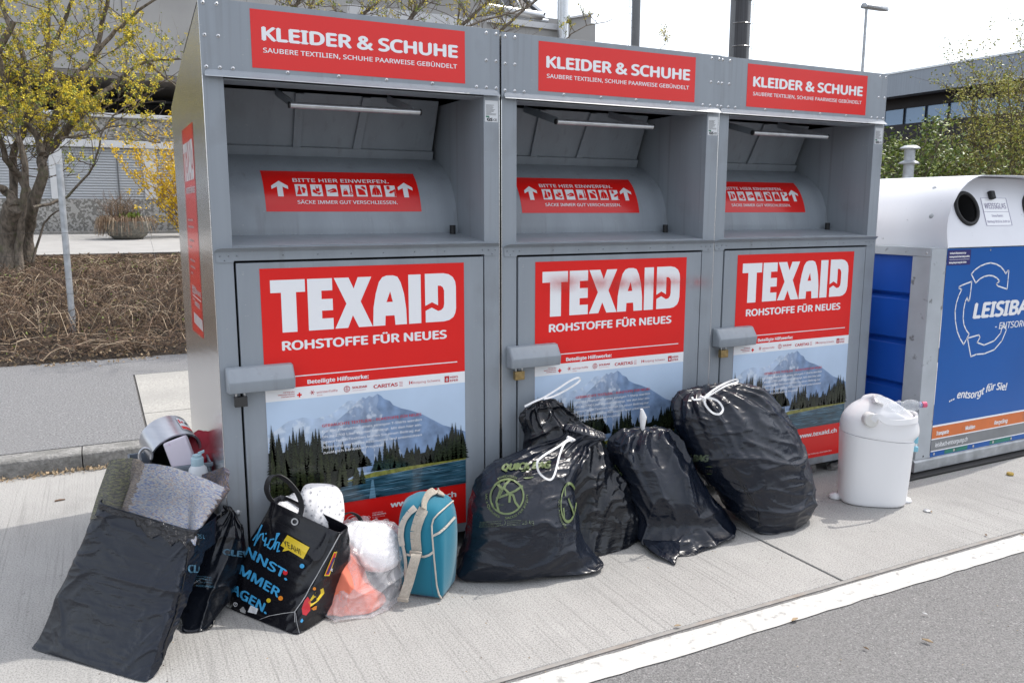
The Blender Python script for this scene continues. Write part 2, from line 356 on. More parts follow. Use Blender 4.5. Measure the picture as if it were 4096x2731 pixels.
# ------------------------------------------------------------------ the setting
def sheet(name, x0, x1, y0, y1, z, mat, nx=1, ny=1):
    b = MB(); b.grid([[(x0+(x1-x0)*i/nx, y0+(y1-y0)*j/ny, z) for i in range(nx+1)] for j in range(ny+1)], mat, closed=False)
    o = b.build(name); o['kind'] = 'structure'; return o
sheet('ground', -400, 500, -400, 600, -.06, 'soil')
b = MB()
for x0, x1 in ((-5.2, -1.9), (-1.888, 2.161), (2.173, 6.3), (6.312, 10.4), (10.412, 24)): b.box(x0, x1, -.966, 1.925, -.05, 0, 'concrete')
b.build('concrete_floor', bevel=.004)['kind'] = 'structure'
b = MB(); b.box(-5.2, 24, -.964, 1.92, -.055, -.008, 'joint_tar'); b.build('joint_filler')['kind'] = 'structure'
b = MB(); b.box(-5.2, 24, -.984, -.966, -.05, -.0025, 'seal'); b.box(-5.2, 24, -.990, -.984, -.05, -.006, 'joint_tar'); b.build('joint_seal')['kind'] = 'structure'
b = MB(); b.box(-30, 40, -14, -.990, -.06, -.003, 'asphalt'); b.build('road')['kind'] = 'structure'
rnd = random.Random(3); b = MB()
up = [(-9+i*.06, -1.006+rnd.uniform(-.003, .003)) for i in range(400)]; lo = [(x, -1.118+rnd.uniform(-.0045, .0045)) for x, _ in up]
b.add([(x, y, .0012) for x, y in up]+[(x, y, .0012) for x, y in lo], [(i, 400+i, 401+i, i+1) for i in range(399)], 'line_paint')
b.build('road_marking')['kind'] = 'structure'
b = MB()
kx = [-5.5, -4.5, -3.5, -2.51, -1.515, -.515, .485, 1.48, 2.48, 3.48, 4.48, 5.48]
for x0, x1 in zip(kx, kx[1:]):
    b.prism([(1.925, -.05), (1.925, .088), (1.938, .1), (2.062, .102), (2.062, -.05)], 0, x0+.003, x1-.003, 'kerb_stone')
b.build('kerb', bevel=.004)['kind'] = 'structure'
b = MB(); b.box(-9, -.172, 2.066, 5.02, -.04, .104, 'pave_asphalt'); b.box(-.172, 24, 4.15, 5.02, -.04, .104, 'pave_asphalt')
b.box(-.158, 24, 2.068, 2.715, -.04, .103, 'slab_concrete'); b.box(-.158, 24, 2.722, 4.143, -.04, .104, 'slab_concrete'); b.box(-.171, 24, 2.066, 4.149, -.04, .094, 'joint_tar')
b.build('pavement')['kind'] = 'structure'
def bank_z(x, y):
    k = [(5.0, .09), (5.6, .30), (6.5, .52), (8, .74), (9, .80)]
    for (a, za), (c, zc) in zip(k, k[1:]):
        if y <= c: return za+(zc-za)*max(0, (y-a))/(c-a)+.03*math.sin(3.1*x+y*2)*min(1, (y-5)*2)*(1 if y < 8.5 else 0)
    return .80
b = MB(); b.grid([[(-14+i*.25, 5.0+j*.2, bank_z(-14+i*.25, 5.0+j*.2)) for i in range(180)] for j in range(21)], 'soil', closed=False); b.build('bank', smooth=180)['kind'] = 'structure'
b = MB(); b.grid([[(-14, 9, .862), (31, 9, .862)], [(-14, 14.6, .965), (31, 14.6, .965)]], 'path', closed=False); b.build('path')['kind'] = 'structure'
b = MB(); b.box(-14, 31, 14.6, 14.75, .8, 1.02, 'kerb_stone'); b.build('path_kerb')['kind'] = 'structure'

# ------------------------------------------------------------------ clothing bins
X0, X1, ZT, DEP = .007, 1.140, 2.147, 1.245
def roofz(y): return ZT-.005+(2.066-ZT+.005)*y/.54 if y < .54 else 2.066+(1.919-2.066)*(y-.54)/(DEP-.54)
DRUM = [(.274, 1.337), (.2745, 1.365), (.279, 1.393), (.286, 1.43), (.296, 1.466), (.318, 1.515), (.35, 1.56), (.392, 1.596), (.44, 1.627), (.485, 1.648), (.535, 1.666), (.62, 1.684), (.75, 1.69)]
def _fine(P_, n=6):
    out = []
    for i in range(len(P_)-1):
        p0, p1, p2, p3 = [Vector(P_[k]) for k in (max(0, i-1), i, i+1, min(len(P_)-1, i+2))]
        for k in range(n): t = k/n; q = .5*((2*p1)+(p2-p0)*t+(2*p0-5*p1+4*p2-p3)*t*t+(3*p1-p0-3*p2+p3)*t**3); out.append((q.x, q.y))
    return out+[P_[-1]]
DRUM = _fine(DRUM)
def on_drum(x, z, h):
    for (y0, z0), (y1, z1) in zip(DRUM, DRUM[1:]):
        if z <= z1: break
    t = (z-z0)/(z1-z0); n = Vector((0, -(z1-z0), (y1-y0))).normalized()
    return (x, y0+(y1-y0)*t+n.y*h, z+n.z*h)
def front(yv): return lambda x, z, h: (x, yv-h, z)
LOGO = [([(.2,1.182),(.327,1.182),(.327,1.135),(.293,1.135),(.293,.986),(.238,.986),(.238,1.135),(.2,1.135)],()),
 ([(.336,1.182),(.43,1.182),(.43,1.136),(.388,1.136),(.388,1.104),(.43,1.104),(.43,1.06),(.388,1.06),(.388,1.03),(.431,1.03),(.431,.987),(.336,.987)],()),
 ([(.437,1.182),(.494,1.182),(.513,1.139),(.53,1.182),(.584,1.182),(.539,1.088),(.585,.988),(.53,.988),(.507,1.036),(.487,.988),(.437,.988),(.483,1.082)],()),
 ([(.587,.988),(.590,1.06),(.600,1.115),(.614,1.16),(.628,1.178),(.645,1.184),(.672,1.184),(.690,1.178),(.703,1.155),(.716,1.11),(.724,1.05),(.726,.988),(.678,.988),(.675,1.026),(.638,1.026),(.636,.988)],([(.659,1.122),(.669,1.08),(.643,1.08)],)),
 ([(.735,1.184),(.787,1.184),(.787,.988),(.735,.988)],()),
 ([(.805,1.185),(.885,1.185),(.908,1.180),(.926,1.168),(.936,1.150),(.939,1.13),(.939,1.04),(.935,1.02),(.926,1.004),(.908,.993),(.885,.989),(.806,.989),(.806,1.036),(.833,1.048),(.860,1.033),(.874,1.036),(.884,1.046),(.887,1.062),(.887,1.115),(.882,1.128),(.873,1.135),(.860,1.136),(.860,1.056),(.834,1.070),(.805,1.056)],())]
def fir(P, x, z0, h, wd, mat, layer, rg):
    L, Rr = [], []; n = max(5, int(h/.011)); 
    for i in range(n):
        t = i/n; ww = wd*(.12+.88*(1-t)**.85)*(1-t**6)*.5; zz = z0+h*t
        L += [(x-ww*rg.uniform(.75, 1.15), zz-.004), (x-ww*.5, zz+h/n*.55)]
        Rr += [(x+ww*rg.uniform(.75, 1.15), zz-.004), (x+ww*.5, zz+h/n*.55)]
    pts = L+[(x, z0+h)]+Rr[::-1]
    try: P.poly(pts, mat, layer)
    except Exception: pass
def door_poster():
    P = Print(front(-.0035)); rg = random.Random(5)
    P.rect(.1647, .1128, .9756, 1.2254, 'red_ink', 1)
    for pts, h in LOGO: P.poly(pts, 'white_ink', 2, h)
    P.text('ROHSTOFFE FÜR NEUES', .236, .919, .0405, 'white_ink', .658, 2, .13)
    P.rect(.19, .8145, .942, .8185, 'white_ink', 2)
    P.text('Beteiligte Hilfswerke:', .323, .783, .0185, 'white_ink', .239, 2, .12)
    P.rect(.1647, .7267, .9756, .774, 'white_ink', 2)
    for i, s_ in enumerate(('Croix-Rouge suisse', 'Schweizerisches Rotes Kreuz', 'Croce Rossa Svizzera')):
        P.text(s_, .272, .756-i*.0085, .0052, 'red_text', (.042, .062, .050)[i], 3, .08, 'R')
    P.rect(.281, .7405, .299, .7465, 'red_ink', 3); P.rect(.287, .7345, .293, .7525, 'red_ink', 4)
    for k in range(3): a = R(60*k); P.line([(.339-.009*math.cos(a), .748-.009*math.sin(a)), (.339+.009*math.cos(a), .748+.009*math.sin(a))], .0022, 'red_text', 3)
    P.text('winterhilfe', .355, .742, .0115, 'red_text', .082, 3); P.text('Schweiz', .357, .733, .005, 'red_text', None, 3)
    P.ring(.474, .748, .0105, .0125, 'red_text', 3); P.rect(.473, .7365, .475, .7595, 'red_text', 3)
    for dz in (-.005, .001, .007): P.rect(.463, .747+dz, .485, .7485+dz, 'red_text', 3)
    P.text('SOLIDAR', .495, .747, .0098, 'red_text', .06, 3, .15); P.text('Schweizerisches Arbeiterhilfswerk', .495, .738, .003, 'red_text', .055, 3)
    P.text('CARITAS', .582, .740, .0165, 'red_text', .099, 3, .12)
    for i in range(4): P.rect(.688, .738+i*.0055, .703, .7395+i*.0055, 'red_text', 3)
    P.rect(.730, .741, .7335, .755, 'red_text', 3); P.poly([(.735, .748), (.744, .741), (.744, .755)], 'red_text', 3)
    P.text('Kolping Schweiz', .748, .742, .0115, 'red_text', .117, 3)
    P.rect(.884, .7345, .905, .7605, 'red_text', 3); P.rect(.889, .742, .900, .746, 'white_ink', 4); P.rect(.8925, .739, .8965, .753, 'white_ink', 4)
    P.text('HEKS', .909, .7495, .0105, 'red_text', .035, 3, .1); P.text('EPER', .909, .7355, .0105, 'red_text', .035, 3, .1)
    # the landscape picture
    P.rect(.1647, .2887, .9756, .7267, 'sky_ink', 2, 1, 1)
    P.poly([(.1647,.60),(.19,.612),(.211,.624),(.24,.645),(.266,.65),(.30,.654),(.34,.643),(.398,.651),(.44,.676),(.475,.699),(.51,.703),(.53,.695),(.60,.64),(.60,.40),(.1647,.40)], 'far_ink', 3)
    P.poly([(.36,.56),(.42,.62),(.47,.655),(.51,.69),(.537,.709),(.548,.702),(.562,.712),(.575,.7045),(.596,.7165),(.612,.706),(.622,.694),(.647,.682),(.66,.664),(.694,.646),(.735,.633),(.784,.611),(.83,.583),(.872,.556),(.9756,.515),(.9756,.40),(.36,.40)], 'mount_ink', 4)
    P.poly([(.596,.7165),(.60,.69),(.59,.66),(.615,.63),(.60,.58),(.66,.52),(.70,.45),(.9756,.43),(.9756,.515),(.872,.556),(.784,.611),(.735,.633),(.694,.646),(.66,.664),(.647,.682),(.622,.694),(.612,.706)], 'slope_ink', 5)
    P.poly([(.1647,.2887),(.9756,.2887),(.9756,.392),(.80,.386),(.66,.379),(.54,.374),(.43,.370),(.30,.372),(.1647,.40)], 'lake_ink', 6)
    for i in range(44):
        x = rg.uniform(.42, .93); z = rg.uniform(.30, .38); l = rg.uniform(.05, .2); t = rg.uniform(.0008, .0026)
        x2 = min(.9756, x+l); P.poly([(x, z), ((x+x2)/2, z-t*.5), (x2, z+.002), ((x+x2)/2, z+t)], 'lake_light', 7)
    P.poly([(.550,.2887),(.578,.2887),(.570,.365),(.562,.365)], 'lake_light', 8)
    P.poly([(.543,.40),(.575,.40),(.575,.53),(.543,.53)], 'slope_ink', 6)
    P.poly([(.43,.372),(.545,.376),(.66,.381),(.80,.388),(.9756,.394),(.9756,.408),(.85,.405),(.74,.402),(.64,.398),(.575,.397),(.50,.385)], 'meadow_ink', 8)
    P.poly([(.1647,.2887),(.40,.2887),(.43,.33),(.44,.372),(.50,.40),(.50,.47),(.40,.50),(.30,.52),(.1647,.53)], 'fir_a', 7)
    P.poly([(.575,.400),(.76,.404),(.9756,.410),(.9756,.46),(.80,.45),(.70,.44),(.57,.43)], 'fir_a', 9)
    prof = [(.165,.632),(.19,.640),(.215,.60),(.235,.585),(.255,.648),(.275,.62),(.295,.625),(.32,.60),(.345,.618),(.37,.585),(.40,.56),(.43,.545),(.46,.55),(.50,.535),(.53,.52),(.555,.43),(.575,.45),(.60,.50),(.635,.546),(.665,.53),(.69,.50),(.715,.485),(.732,.512),(.75,.495),(.77,.47),(.79,.487),(.815,.475),(.845,.52),(.87,.545),(.90,.56),(.928,.585),(.955,.565),(.9756,.555)]
    def top(x):
        for (a, za), (c, zc) in zip(prof, prof[1:]):
            if x <= c: return za+(zc-za)*(x-a)/(c-a)
        return .55
    for row, (mat, dz, n) in enumerate((('fir_a', .008, 44), ('fir_a', .02, 40), ('fir_b', .05, 36), ('fir_c', .085, 26))):
        for i in range(n):
            x = .172+(.796)*(i+rg.uniform(-.4, .4))/(n-1); x = min(max(x, .178), .962)
            if .545 < x < .572 or (x > .60 and row == 3): continue
            t = top(x)+rg.uniform(-.035, .014)-dz; z0 = .43 if x < .55 else .405
            if row == 3: z0 = .36
            if t-z0 < .03: continue
            fir(P, x, z0, t-z0, rg.uniform(.026, .058), mat, 10+row, rg)
    P.text('GEBRAUCHTE TEXTILIEN – ROHSTOFFE FÜR NEUES', .370, .609, .0135, 'red_text', .407, 20, .05)
    T = ['Für die Produktion eines einzigen T-Shirts werden', 'bis zu 2700 Liter Wasser benötigt. Mit den hier ein-', 'geworfenen Textilien leisten Sie einen Beitrag zur', 'Schonung wertvoller Ressourcen und unterstützen', 'zusätzlich karitative Projekte.']
    for i, s_ in enumerate(T): P.text(s_, .370, .5875-i*.0213, .0118, 'white_ink', (.407, .407, .402, .407, .243)[i], 20, .03)
    P.text('www.texaid.ch', .641, .236, .027, 'white_ink', .288, 3, .13)
    P.ring(.479, .203, .026, .028, 'white_ink', 3); P.text('SQS', .479, .196, .013, 'white_ink', .036, 3, .1, 'C'); P.text('Managementsystem', .479, .2145, .0045, 'white_ink', .04, 3, 0, 'C')
    P.text('CERTIFIED', .562, .2215, .0062, 'white_ink', .044, 3); P.text('CO₂ NEUTRAL', .562, .213, .0065, 'white_ink', .058, 3, .12); P.text('by Swiss Climate', .562, .2045, .005, 'white_ink', .052, 3)
    P.line([(.540, .212), (.546, .217), (.554, .209), (.549, .205), (.540, .212)], .0013, 'white_ink', 3)
    P.text('Für falsch eingeworfene Gegenstände und Wertsachen können wir keine Haftung übernehmen.', .905, .132, .0105, 'white_ink', .70, 3, 0, 'R')
    return P
def icons(P, cx, k, z, s):
    w_ = 'white_ink'; r_ = 'red_ink'; P.rect(cx-s, z-s, cx+s, z+s, w_, 3, 1, 3)
    q = lambda pts: P.poly([(cx+a*s, z+c*s) for a, c in pts], r_, 5)
    if k == 0: q([(-.5,.75),(-.3,.6),(-.1,.75),(-.15,.2),(.05,-.75),(-.85,-.75),(-.45,.2)]); q([(.05,.35),(.3,.5),(.55,.4),(.85,.1),(.65,-.05),(.6,-.5),(.15,-.5),(.2,0)])
    if k == 1: q([(-.1,.8),(0,.3),(.3,.3),(.4,.8),(.5,0),(.45,-.25),(-.2,-.25)]); q([(-.7,.1),(-.35,.1),(-.2,-.2),(.1,-.45),(-.1,-.65),(-.7,-.35)]); q([(-.1,-.45),(.8,-.4),(.4,-.8),(.2,-.8)])
    if k == 2: q([(-.8,-.05),(-.2,.15),(.2,.35),(.75,.25),(.8,.05),(0,0),(-.7,-.25)]); q([(-.5,-.3),(.1,-.1),(.5,.05),(.85,0),(.85,-.3),(-.4,-.45)])
    if k == 3: q([(-.8,-.75),(-.6,-.05),(.05,-.05),(.2,-.75)]); P.ring(cx-.28*s, z-.05*s, .22*s, .3*s, r_, 5, 14, 0, 180); q([(.55,.9),(.8,.9),(.8,-.45),(.55,-.45)]); P.ring(cx+.65*s, z-.5*s, .15*s, .28*s, r_, 6, 14)
    if k == 4: q([(-.75,.4),(.0,.25),(.5,-.1),(.7,-.75),(-.6,-.75)]); q([(-.1,.6),(.3,.8),(.7,.6),(.8,.1),(.4,.2)])
    if k == 5: q([(-.35,.55),(.35,.55),(.65,.2),(.85,-.7),(.6,-.75),(.45,-.2),(.45,-.75),(.05,-.75),(.02,.4),(-.02,.4),(-.05,-.75),(-.45,-.75),(-.45,-.2),(-.6,-.75),(-.85,-.7),(-.65,.2)]); P.ring(cx, z+.5*s, .2*s, .33*s, r_, 6, 12, 0, 180)
    if k == 6:
        for d in (.75, .55, .35): q([(-.75,d),(-.3,d+.15),(.1,d),(-.3,d-.14)])
        q([(-.35,-.35),(.0,.0),(.5,.1),(.9,.4),(.9,.15),(.5,-.25),(.0,-.45)]); q([(.65,-.95),(.95,-.95),(.95,.2),(.75,.1)])
def bin_parts(root):
    s = MB(); g = 'grey_paint'
    s.box(X0, .0765, 0, .03, .07, 1.893, g); s.box(1.070, X1, 0, .03, .07, 1.893, g)               # stiles
    s.box(.0765, 1.070, .001, .025, 1.2565, 1.3065, g)                                               # rail under the opening
    s.box(X0+.003, X1-.003, .03, DEP-.003, .07, .076, g)
    s.prism([(DEP-.004, .07), (DEP-.004, 1.915), (DEP, 1.915), (DEP, .07)], 0, X0, X1, g)
    s.prism([(.0, ZT-.004), (.54, 2.066), (DEP, 1.919), (DEP, 1.914), (.54, 2.061), (.0, ZT-.009)], 0, X0, X1, g)   # roof
    s.box(.0735, .0764, .03, 1.0, 1.25, 1.90, g); s.box(1.0701, 1.073, .03, 1.0, 1.25, 1.90, g)      # chute cheeks
    s.prism([(.001, 1.3065), (.001, 1.309), (.276, 1.339), (.276, 1.333)], 0, .0766, 1.0699, g)      # sill
    s.box(.0766, 1.0699, .0, .115, 1.8835, 1.8875, g)                                                # soffit
    s.box(.0766, 1.0699, 1.0, 1.01, 1.25, 2.0, 'inner_dark'); s.box(.06, 1.09, .12, 1.0, 1.985, 1.99, 'inner_dark')  # dark sheets close the chute, interior shade put into their colour
    s.box(.06, 1.09, .06, .07, .08, 1.25, 'inner_dark')  # dark sheet behind the door gap, its shade painted in
    for i in range(9): s.dome((.15+i*.105, .272, 1.3385), .006, 'steel', (0, 0, 1), .3, 6)
    s.build('frame', root, 40, .0015)
    for x0, x1 in ((X0-.001, X0+.002), (X1-.002, X1+.001)):
        q = MB(); q.prism([(.0, .07), (DEP, .07), (DEP, 1.917), (.54, 2.064), (.0, ZT-.006)], 0, x0, x1, 'alu')
        q.prism([(.02, ZT-.012), (.54, 2.055), (.54, 2.052), (.02, ZT-.015)], 0, x0-.001, x0-.0002, 'rubber') if x0 < .5 else None
        q.build('side_panel', root, 30)
    h = MB(); h.box(X0, X1, -.0025, .02, 1.893, ZT, g)
    W_ = X0+X1
    piv = [(x, z) for x in (.022, .066, W_-.022, W_-.066) for z in (2.13, 2.0255, 1.9212)]+[(x, 1.9212) for x in (.1091, W_-.1091, .297, .482, .665, .85)]
    for x, z in piv:
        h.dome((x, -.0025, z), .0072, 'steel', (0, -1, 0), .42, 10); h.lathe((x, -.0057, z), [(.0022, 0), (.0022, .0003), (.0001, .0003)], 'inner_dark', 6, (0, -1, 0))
    h.build('header_panel', root, 40, .0012)
    P = Print(front(-.0028)); P.rect(.1748, 1.9297, .9884, 2.1269, 'red_ink')
    P.text('KLEIDER & SCHUHE', .2155, 2.0258, .0535, 'white_ink', .739, 2, .15)
    P.text('SAUBERE TEXTILIEN, SCHUHE PAARWEISE GEBÜNDELT', .2147, 1.9838, .0195, 'white_ink', .739, 2, .05)
    P.build('header_sign', root)
    def lip(z0, z1, y0, y1, nm, updown):
        l = MB(); xs0, xs1, r_ = X0+.006, X1-.006, .022; n = 8; rows = []
        for j in range(n+1):
            t = j/n; off = 0 if updown > 0 else 0
            e = (1-t) if updown < 0 else t
            ins = r_*(1-math.sqrt(max(0, 1-(1-min(1, e*1.4))**2)))
            yy = y0+(y1-y0)*(t**1.3); zz = z0+(z1-z0)*t
            rows.append((xs0+ins, xs1-ins, yy, zz))
        vs = []
        for a, c, y, z in rows: vs += [(a, y, z), (c, y, z), (a, y+.0025, z+.0008), (c, y+.0025, z+.0008)]
        fs = []
        for j in range(n):
            k = 4*j; fs += [(k, k+4, k+5, k+1), (k+2, k+3, k+7, k+6), (k, k+2, k+6, k+4), (k+1, k+5, k+7, k+3)]
        fs += [(0, 1, 3, 2), (4*n, 4*n+2, 4*n+3, 4*n+1)]
        l.add(vs, fs, g); l.build(nm, root, 35)
    lip(1.9145, 1.8885, -.003, -.026, 'awning', +1)
    lip(1.2865, 1.3035, -.003, -.030, 'ledge', -1)
    l = MB(); zb = 1.2505
    l.prism([(.017, 1.2875), (.017, zb+.007), (.024, zb), (.0775, zb), (.0775, 1.2565), (1.0695, 1.2565), (1.0695, zb), (1.124, zb), (1.131, zb+.007), (1.131, 1.2875)], 1, -.0035, -.0002, g)
    for x, z in [(.0309, 1.2739), (.0609, 1.2739), (.089, 1.2739), (.046, 1.2589), (1.118, 1.2739), (1.0878, 1.2739), (1.0605, 1.2739), (1.103, 1.2589)]+[(.252+.128*i, 1.2735) for i in range(6)]:
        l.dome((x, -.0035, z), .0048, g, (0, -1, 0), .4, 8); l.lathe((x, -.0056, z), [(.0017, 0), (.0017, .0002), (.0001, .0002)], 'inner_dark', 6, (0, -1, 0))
    l.build('rivet_strip', root, 40, .0008)
    d = MB(); d.box(.0845, 1.0635, -.003, .022, .073, 1.2475, g); d.build('door', root, 40, .002)
    door_poster().build('door_poster', root)
    k = MB(); c = .007
    prof = [(-.0035, .872), (-.030, .869), (-.062, .823), (-.056, .781), (-.0035, .777)]
    rows = []
    for x, e in ((.026, 1), (.033, 0), (.261, 0), (.268, 1)): rows.append([(x, y if i in (0, 4) else y+e*c, z-(e*.004 if i < 3 else -e*.004)) for i, (y, z) in enumerate(prof)])
    k.grid(rows, g, True, True); k.build('lock_box', root, 50, .003)
    p = MB(); p.box(.049, .094, -.046, -.024, .729, .766, 'brass'); 
    for x in (.057, .086): p.tube([(x, -.035, .764), (x, -.035, .785)], .0042, 'steel', 8)
    p.build('padlock', root, 40, .003)
    p = MB(); p.dome((.043, 0, .314), .0125, 'zinc', (0, -1, 0), .7, 14); p.build('bolt_cap', root, 60)
    P = Print(front(-.0004)); P.rect(1.0752, 1.788, 1.1335, 1.872, 'plate')
    for i, l_ in enumerate((.036, .030, .034, .030, .040, .036, .034, .024, .046, .044)): P.rect(1.0795, 1.8535-i*.0042, 1.0795+l_, 1.8549-i*.0042, 'black_ink', 2)
    P.rect(1.0795, 1.806, 1.0945, 1.812, 'green_ink', 2); P.text('GS', 1.085, 1.7925, .0135, 'black_ink', .023, 2, .25); P.text('CE', 1.113, 1.793, .0105, 'black_ink', .015, 2, .1)
    for x, z in ((1.0785, 1.8685), (1.1302, 1.8685), (1.0785, 1.7915), (1.1302, 1.7915)): P.disc(x, z, .0017, 'steel', 3, 8)
    P.build('info_plate', root)
    q = MB(); q.grid([[(x, y, z) for x in (.0768, 1.0698)] for y, z in DRUM], 'grey_paint', False); q.build('drum', root, 60)
    P = Print(on_drum, .0009); zx = lambda z: .257+(1.43-z)*-.0; P.rect(.252, 1.43, .905, 1.593, 'red_ink', 1, 1, 60)
    P.text('BITTE HIER EINWERFEN.', .372, 1.5475, .0175, 'white_ink', .405, 3, .05)
    P.text('SÄCKE IMMER GUT VERSCHLIESSEN.', .378, 1.4605, .0165, 'white_ink', .422, 3, .04)
    for k_ in range(7): icons(P, .399+k_*.0628, k_, 1.5145, .0235)
    for ax in (.315, .845): P.poly([(ax-.011, 1.489), (ax-.011, 1.528), (ax-.033, 1.518), (ax-.033, 1.531), (ax, 1.551), (ax+.033, 1.531), (ax+.033, 1.518), (ax+.011, 1.528), (ax+.011, 1.489)], 'white_ink', 3)
    P.build('drum_sign', root)
    f = MB(); y0, z0, y1, z1 = .433, 1.910, .531, 1.690; nx = Vector((0, z1-z0, -(y1-y0))).normalized()*-1
    nx = Vector((0, -(z0-z1), -(y1-y0))).normalized()
    def fl(x, t, h): return (x, y0+(y1-y0)*t+nx.y*h, z0+(z1-z0)*t+nx.z*h)
    def slab(xa, xb, ta, tb, h0, h1, xa2=None, xb2=None):
        xa2 = xa if xa2 is None else xa2; xb2 = xb if xb2 is None else xb2
        f.add([fl(xa, ta, h0), fl(xb, ta, h0), fl(xb2, tb, h0), fl(xa2, tb, h0), fl(xa, ta, h1), fl(xb, ta, h1), fl(xb2, tb, h1), fl(xa2, tb, h1)], [(0,1,2,3),(7,6,5,4),(0,4,5,1),(1,5,6,2),(2,6,7,3),(3,7,4,0)], 'grey_paint')
    slab(.0785, 1.05, -.02, 1.0, -.004, 0); slab(.0785, 1.052, .93, 1.10, .0002, .016)
    slab(.415, .45, -.02, .928, .0002, .014); slab(.70, .735, -.02, .928, .0002, .014, .675, .71)
    for t in (.1, .85): f.dome(fl(1.025, t, 0), .005, 'grey_paint', tuple(nx), .4, 8)
    f.build('flap', root, 40, .001)
    hb = MB(); hb.tube([(.322, .1, 1.8225), (.834, .1, 1.8225)], .0115, 'steel', 14); hb.tube([(.316, .1, 1.8225), (.3225, .1, 1.8225)], .0121, 'rubber', 14); hb.tube([(.8335, .1, 1.8225), (.840, .1, 1.8225)], .0121, 'rubber', 14)
    for x in (.338, .812): hb.ribbon([(x, .112, 1.826), (x, .433, 1.912)], (0, .004, -.03), (1, 0, 0), 'grey_paint', .004)
    hb.build('handle_bar', root, 50)
    for x in (.092, 1.028): 
        q = MB(); q.tube([(x, .235, 1.334), (x, .235, 1.372)], .013, 'rubber', 14); q.build('rubber_stop', root, 40)
    for x in (.06, 1.087):
        for y in (.09, 1.15): q = MB(); q.tube([(x, y, .018), (x, y, .07)], .017, 'zinc', 10); q.tube([(x, y, .0), (x, y, .018)], .035, 'zinc', 12); q.build('foot', root, 40)
def side_sign(root):
    fn = lambda y, z, h: (X0-.0012-h, y, z)
    def sk_(y, z): return fn(y, z, 0)
    P = Print(fn); cy = .60
    P.poly([(.796, 1.772), (.374, 1.772), (.429, .917), (.865, .898)], 'red_ink', 1); 
    ox, oz = 0, 0
    S = .40/.74
    def mp(y, z): return (1-y, z)
    for pts, h in LOGO:
        t = lambda p: (.595+.005-(p[0]-.57)*.50, 1.555+(p[1]-.986)*.80)
        P.poly([t(p) for p in pts], 'white_ink', 2, [[t(p) for p in q] for q in h])
    Q = Print(lambda x, z, h: fn(1.2-x, z, h))
    Q.text('ROHSTOFFE FÜR NEUES', .605, 1.505, .03, 'white_ink', .335, 2, .12, 'C')
    for i, s_ in enumerate(('– sorgt für die sinnvolle Wieder-', 'verwertung gebrauchter Textilien', '', '– sammelt für gute Zwecke im', 'In- und Ausland', '', '– schafft wertvolle Arbeit bei', 'Sammlung, Sortierung und', 'Verwertung', '', '– unterstützt soziale und', 'karitative Projekte', 'Organisationen')):
        if s_: Q.text(s_, .43, 1.39-i*.0285, .0125, 'white_ink', None, 2, .05)
    Q.text('BITTE KEINE PLAKATE', .60, 1.085, .024, 'white_ink', .33, 2, .1, 'C'); Q.rect(.44, 1.066, .76, 1.071, 'white_ink', 2); Q.text('ANBRINGEN', .60, 1.03, .024, 'white_ink', .19, 2, .1, 'C')
    for i in range(6): Q.rect(.44+i*.055, .945, .44+i*.055+.046, .992, 'white_ink', 2)
    m = MB(); m.v = P.v+Q.v; m.f = P.f+[tuple(a+len(P.v) for a in f) for f in Q.f]; m.mats = list(P.mats)
    m.m = P.m+[m.mi(Q.mats[i]) for i in Q.m]; m.build('side_sign', root)
G_BIN = 'grey clothing collection bins standing in a row'
bin1 = thing('clothing_bin', (0, 0, 0), 'grey clothes bank showing its bare metal side with slanted red side sign', 'clothing bin', G_BIN)
bin_parts(bin1)
for off, lab in (((1.1403, -.0053, -.0068), 'grey clothes bank with a blurred red spray smear across its poster lettering'), ((2.278, .0104, -.0052), 'grey clothes bank standing next to the blue glass container')):
    c = bin1.copy(); COL.objects.link(c); c.location = off; c['label'] = lab
    for ch in list(bin1.children):
        k = ch.copy(); COL.objects.link(k); k.parent = c
    if off[0] < 2: bin2 = c
side_sign(bin1)
[c for c in bin1.children if c.name.startswith('padlock')][0].data = [c for c in bin1.children if c.name.startswith('padlock')][0].data.copy()
_pl = [c for c in bin1.children if c.name.startswith('padlock')][0]; _pl.data.materials[0] = M('iron', (.06, .06, .06), .45, .6)
# red overspray on the second bin: a thin film of paint with a noisy edge
m = M('spray', (.62, .05, .04), .5); n = m.node_tree; t = n.nodes.new('ShaderNodeTexCoord'); L = n.links.new
k = n.nodes.new('ShaderNodeTexNoise'); k.inputs['Scale'].default_value = 9; k.inputs['Detail'].default_value = 4; L(t.outputs['Object'], k.inputs[0])
sx = n.nodes.new('ShaderNodeSeparateXYZ'); L(t.outputs['UV'], sx.inputs[0])
def mth(op, a, b_=None):
    x = n.nodes.new('ShaderNodeMath'); x.operation = op
    for i, v in enumerate((a, b_)):
        if v is None: continue
        if isinstance(v, (int, float)): x.inputs[i].default_value = v
        else: L(v, x.inputs[i])
    return x.outputs[0]
fz = mth('SUBTRACT', 1.0, mth('ABSOLUTE', mth('MULTIPLY', mth('SUBTRACT', sx.outputs[1], .5), 2.0)))
fx = mth('MINIMUM', mth('MULTIPLY', mth('SUBTRACT', 1.0, sx.outputs[0]), 5.0), mth('MULTIPLY', sx.outputs[0], 9.0))
al = mth('MULTIPLY', mth('MULTIPLY', mth('POWER', fz, 1.3), mth('MINIMUM', fx, 1.0)), mth('MULTIPLY', mth('MAXIMUM', mth('SUBTRACT', k.outputs['Fac'], .33), 0), 2.6))
L(mth('MINIMUM', mth('MULTIPLY', al, .75), .6), n.nodes['Principled BSDF'].inputs['Alpha'])
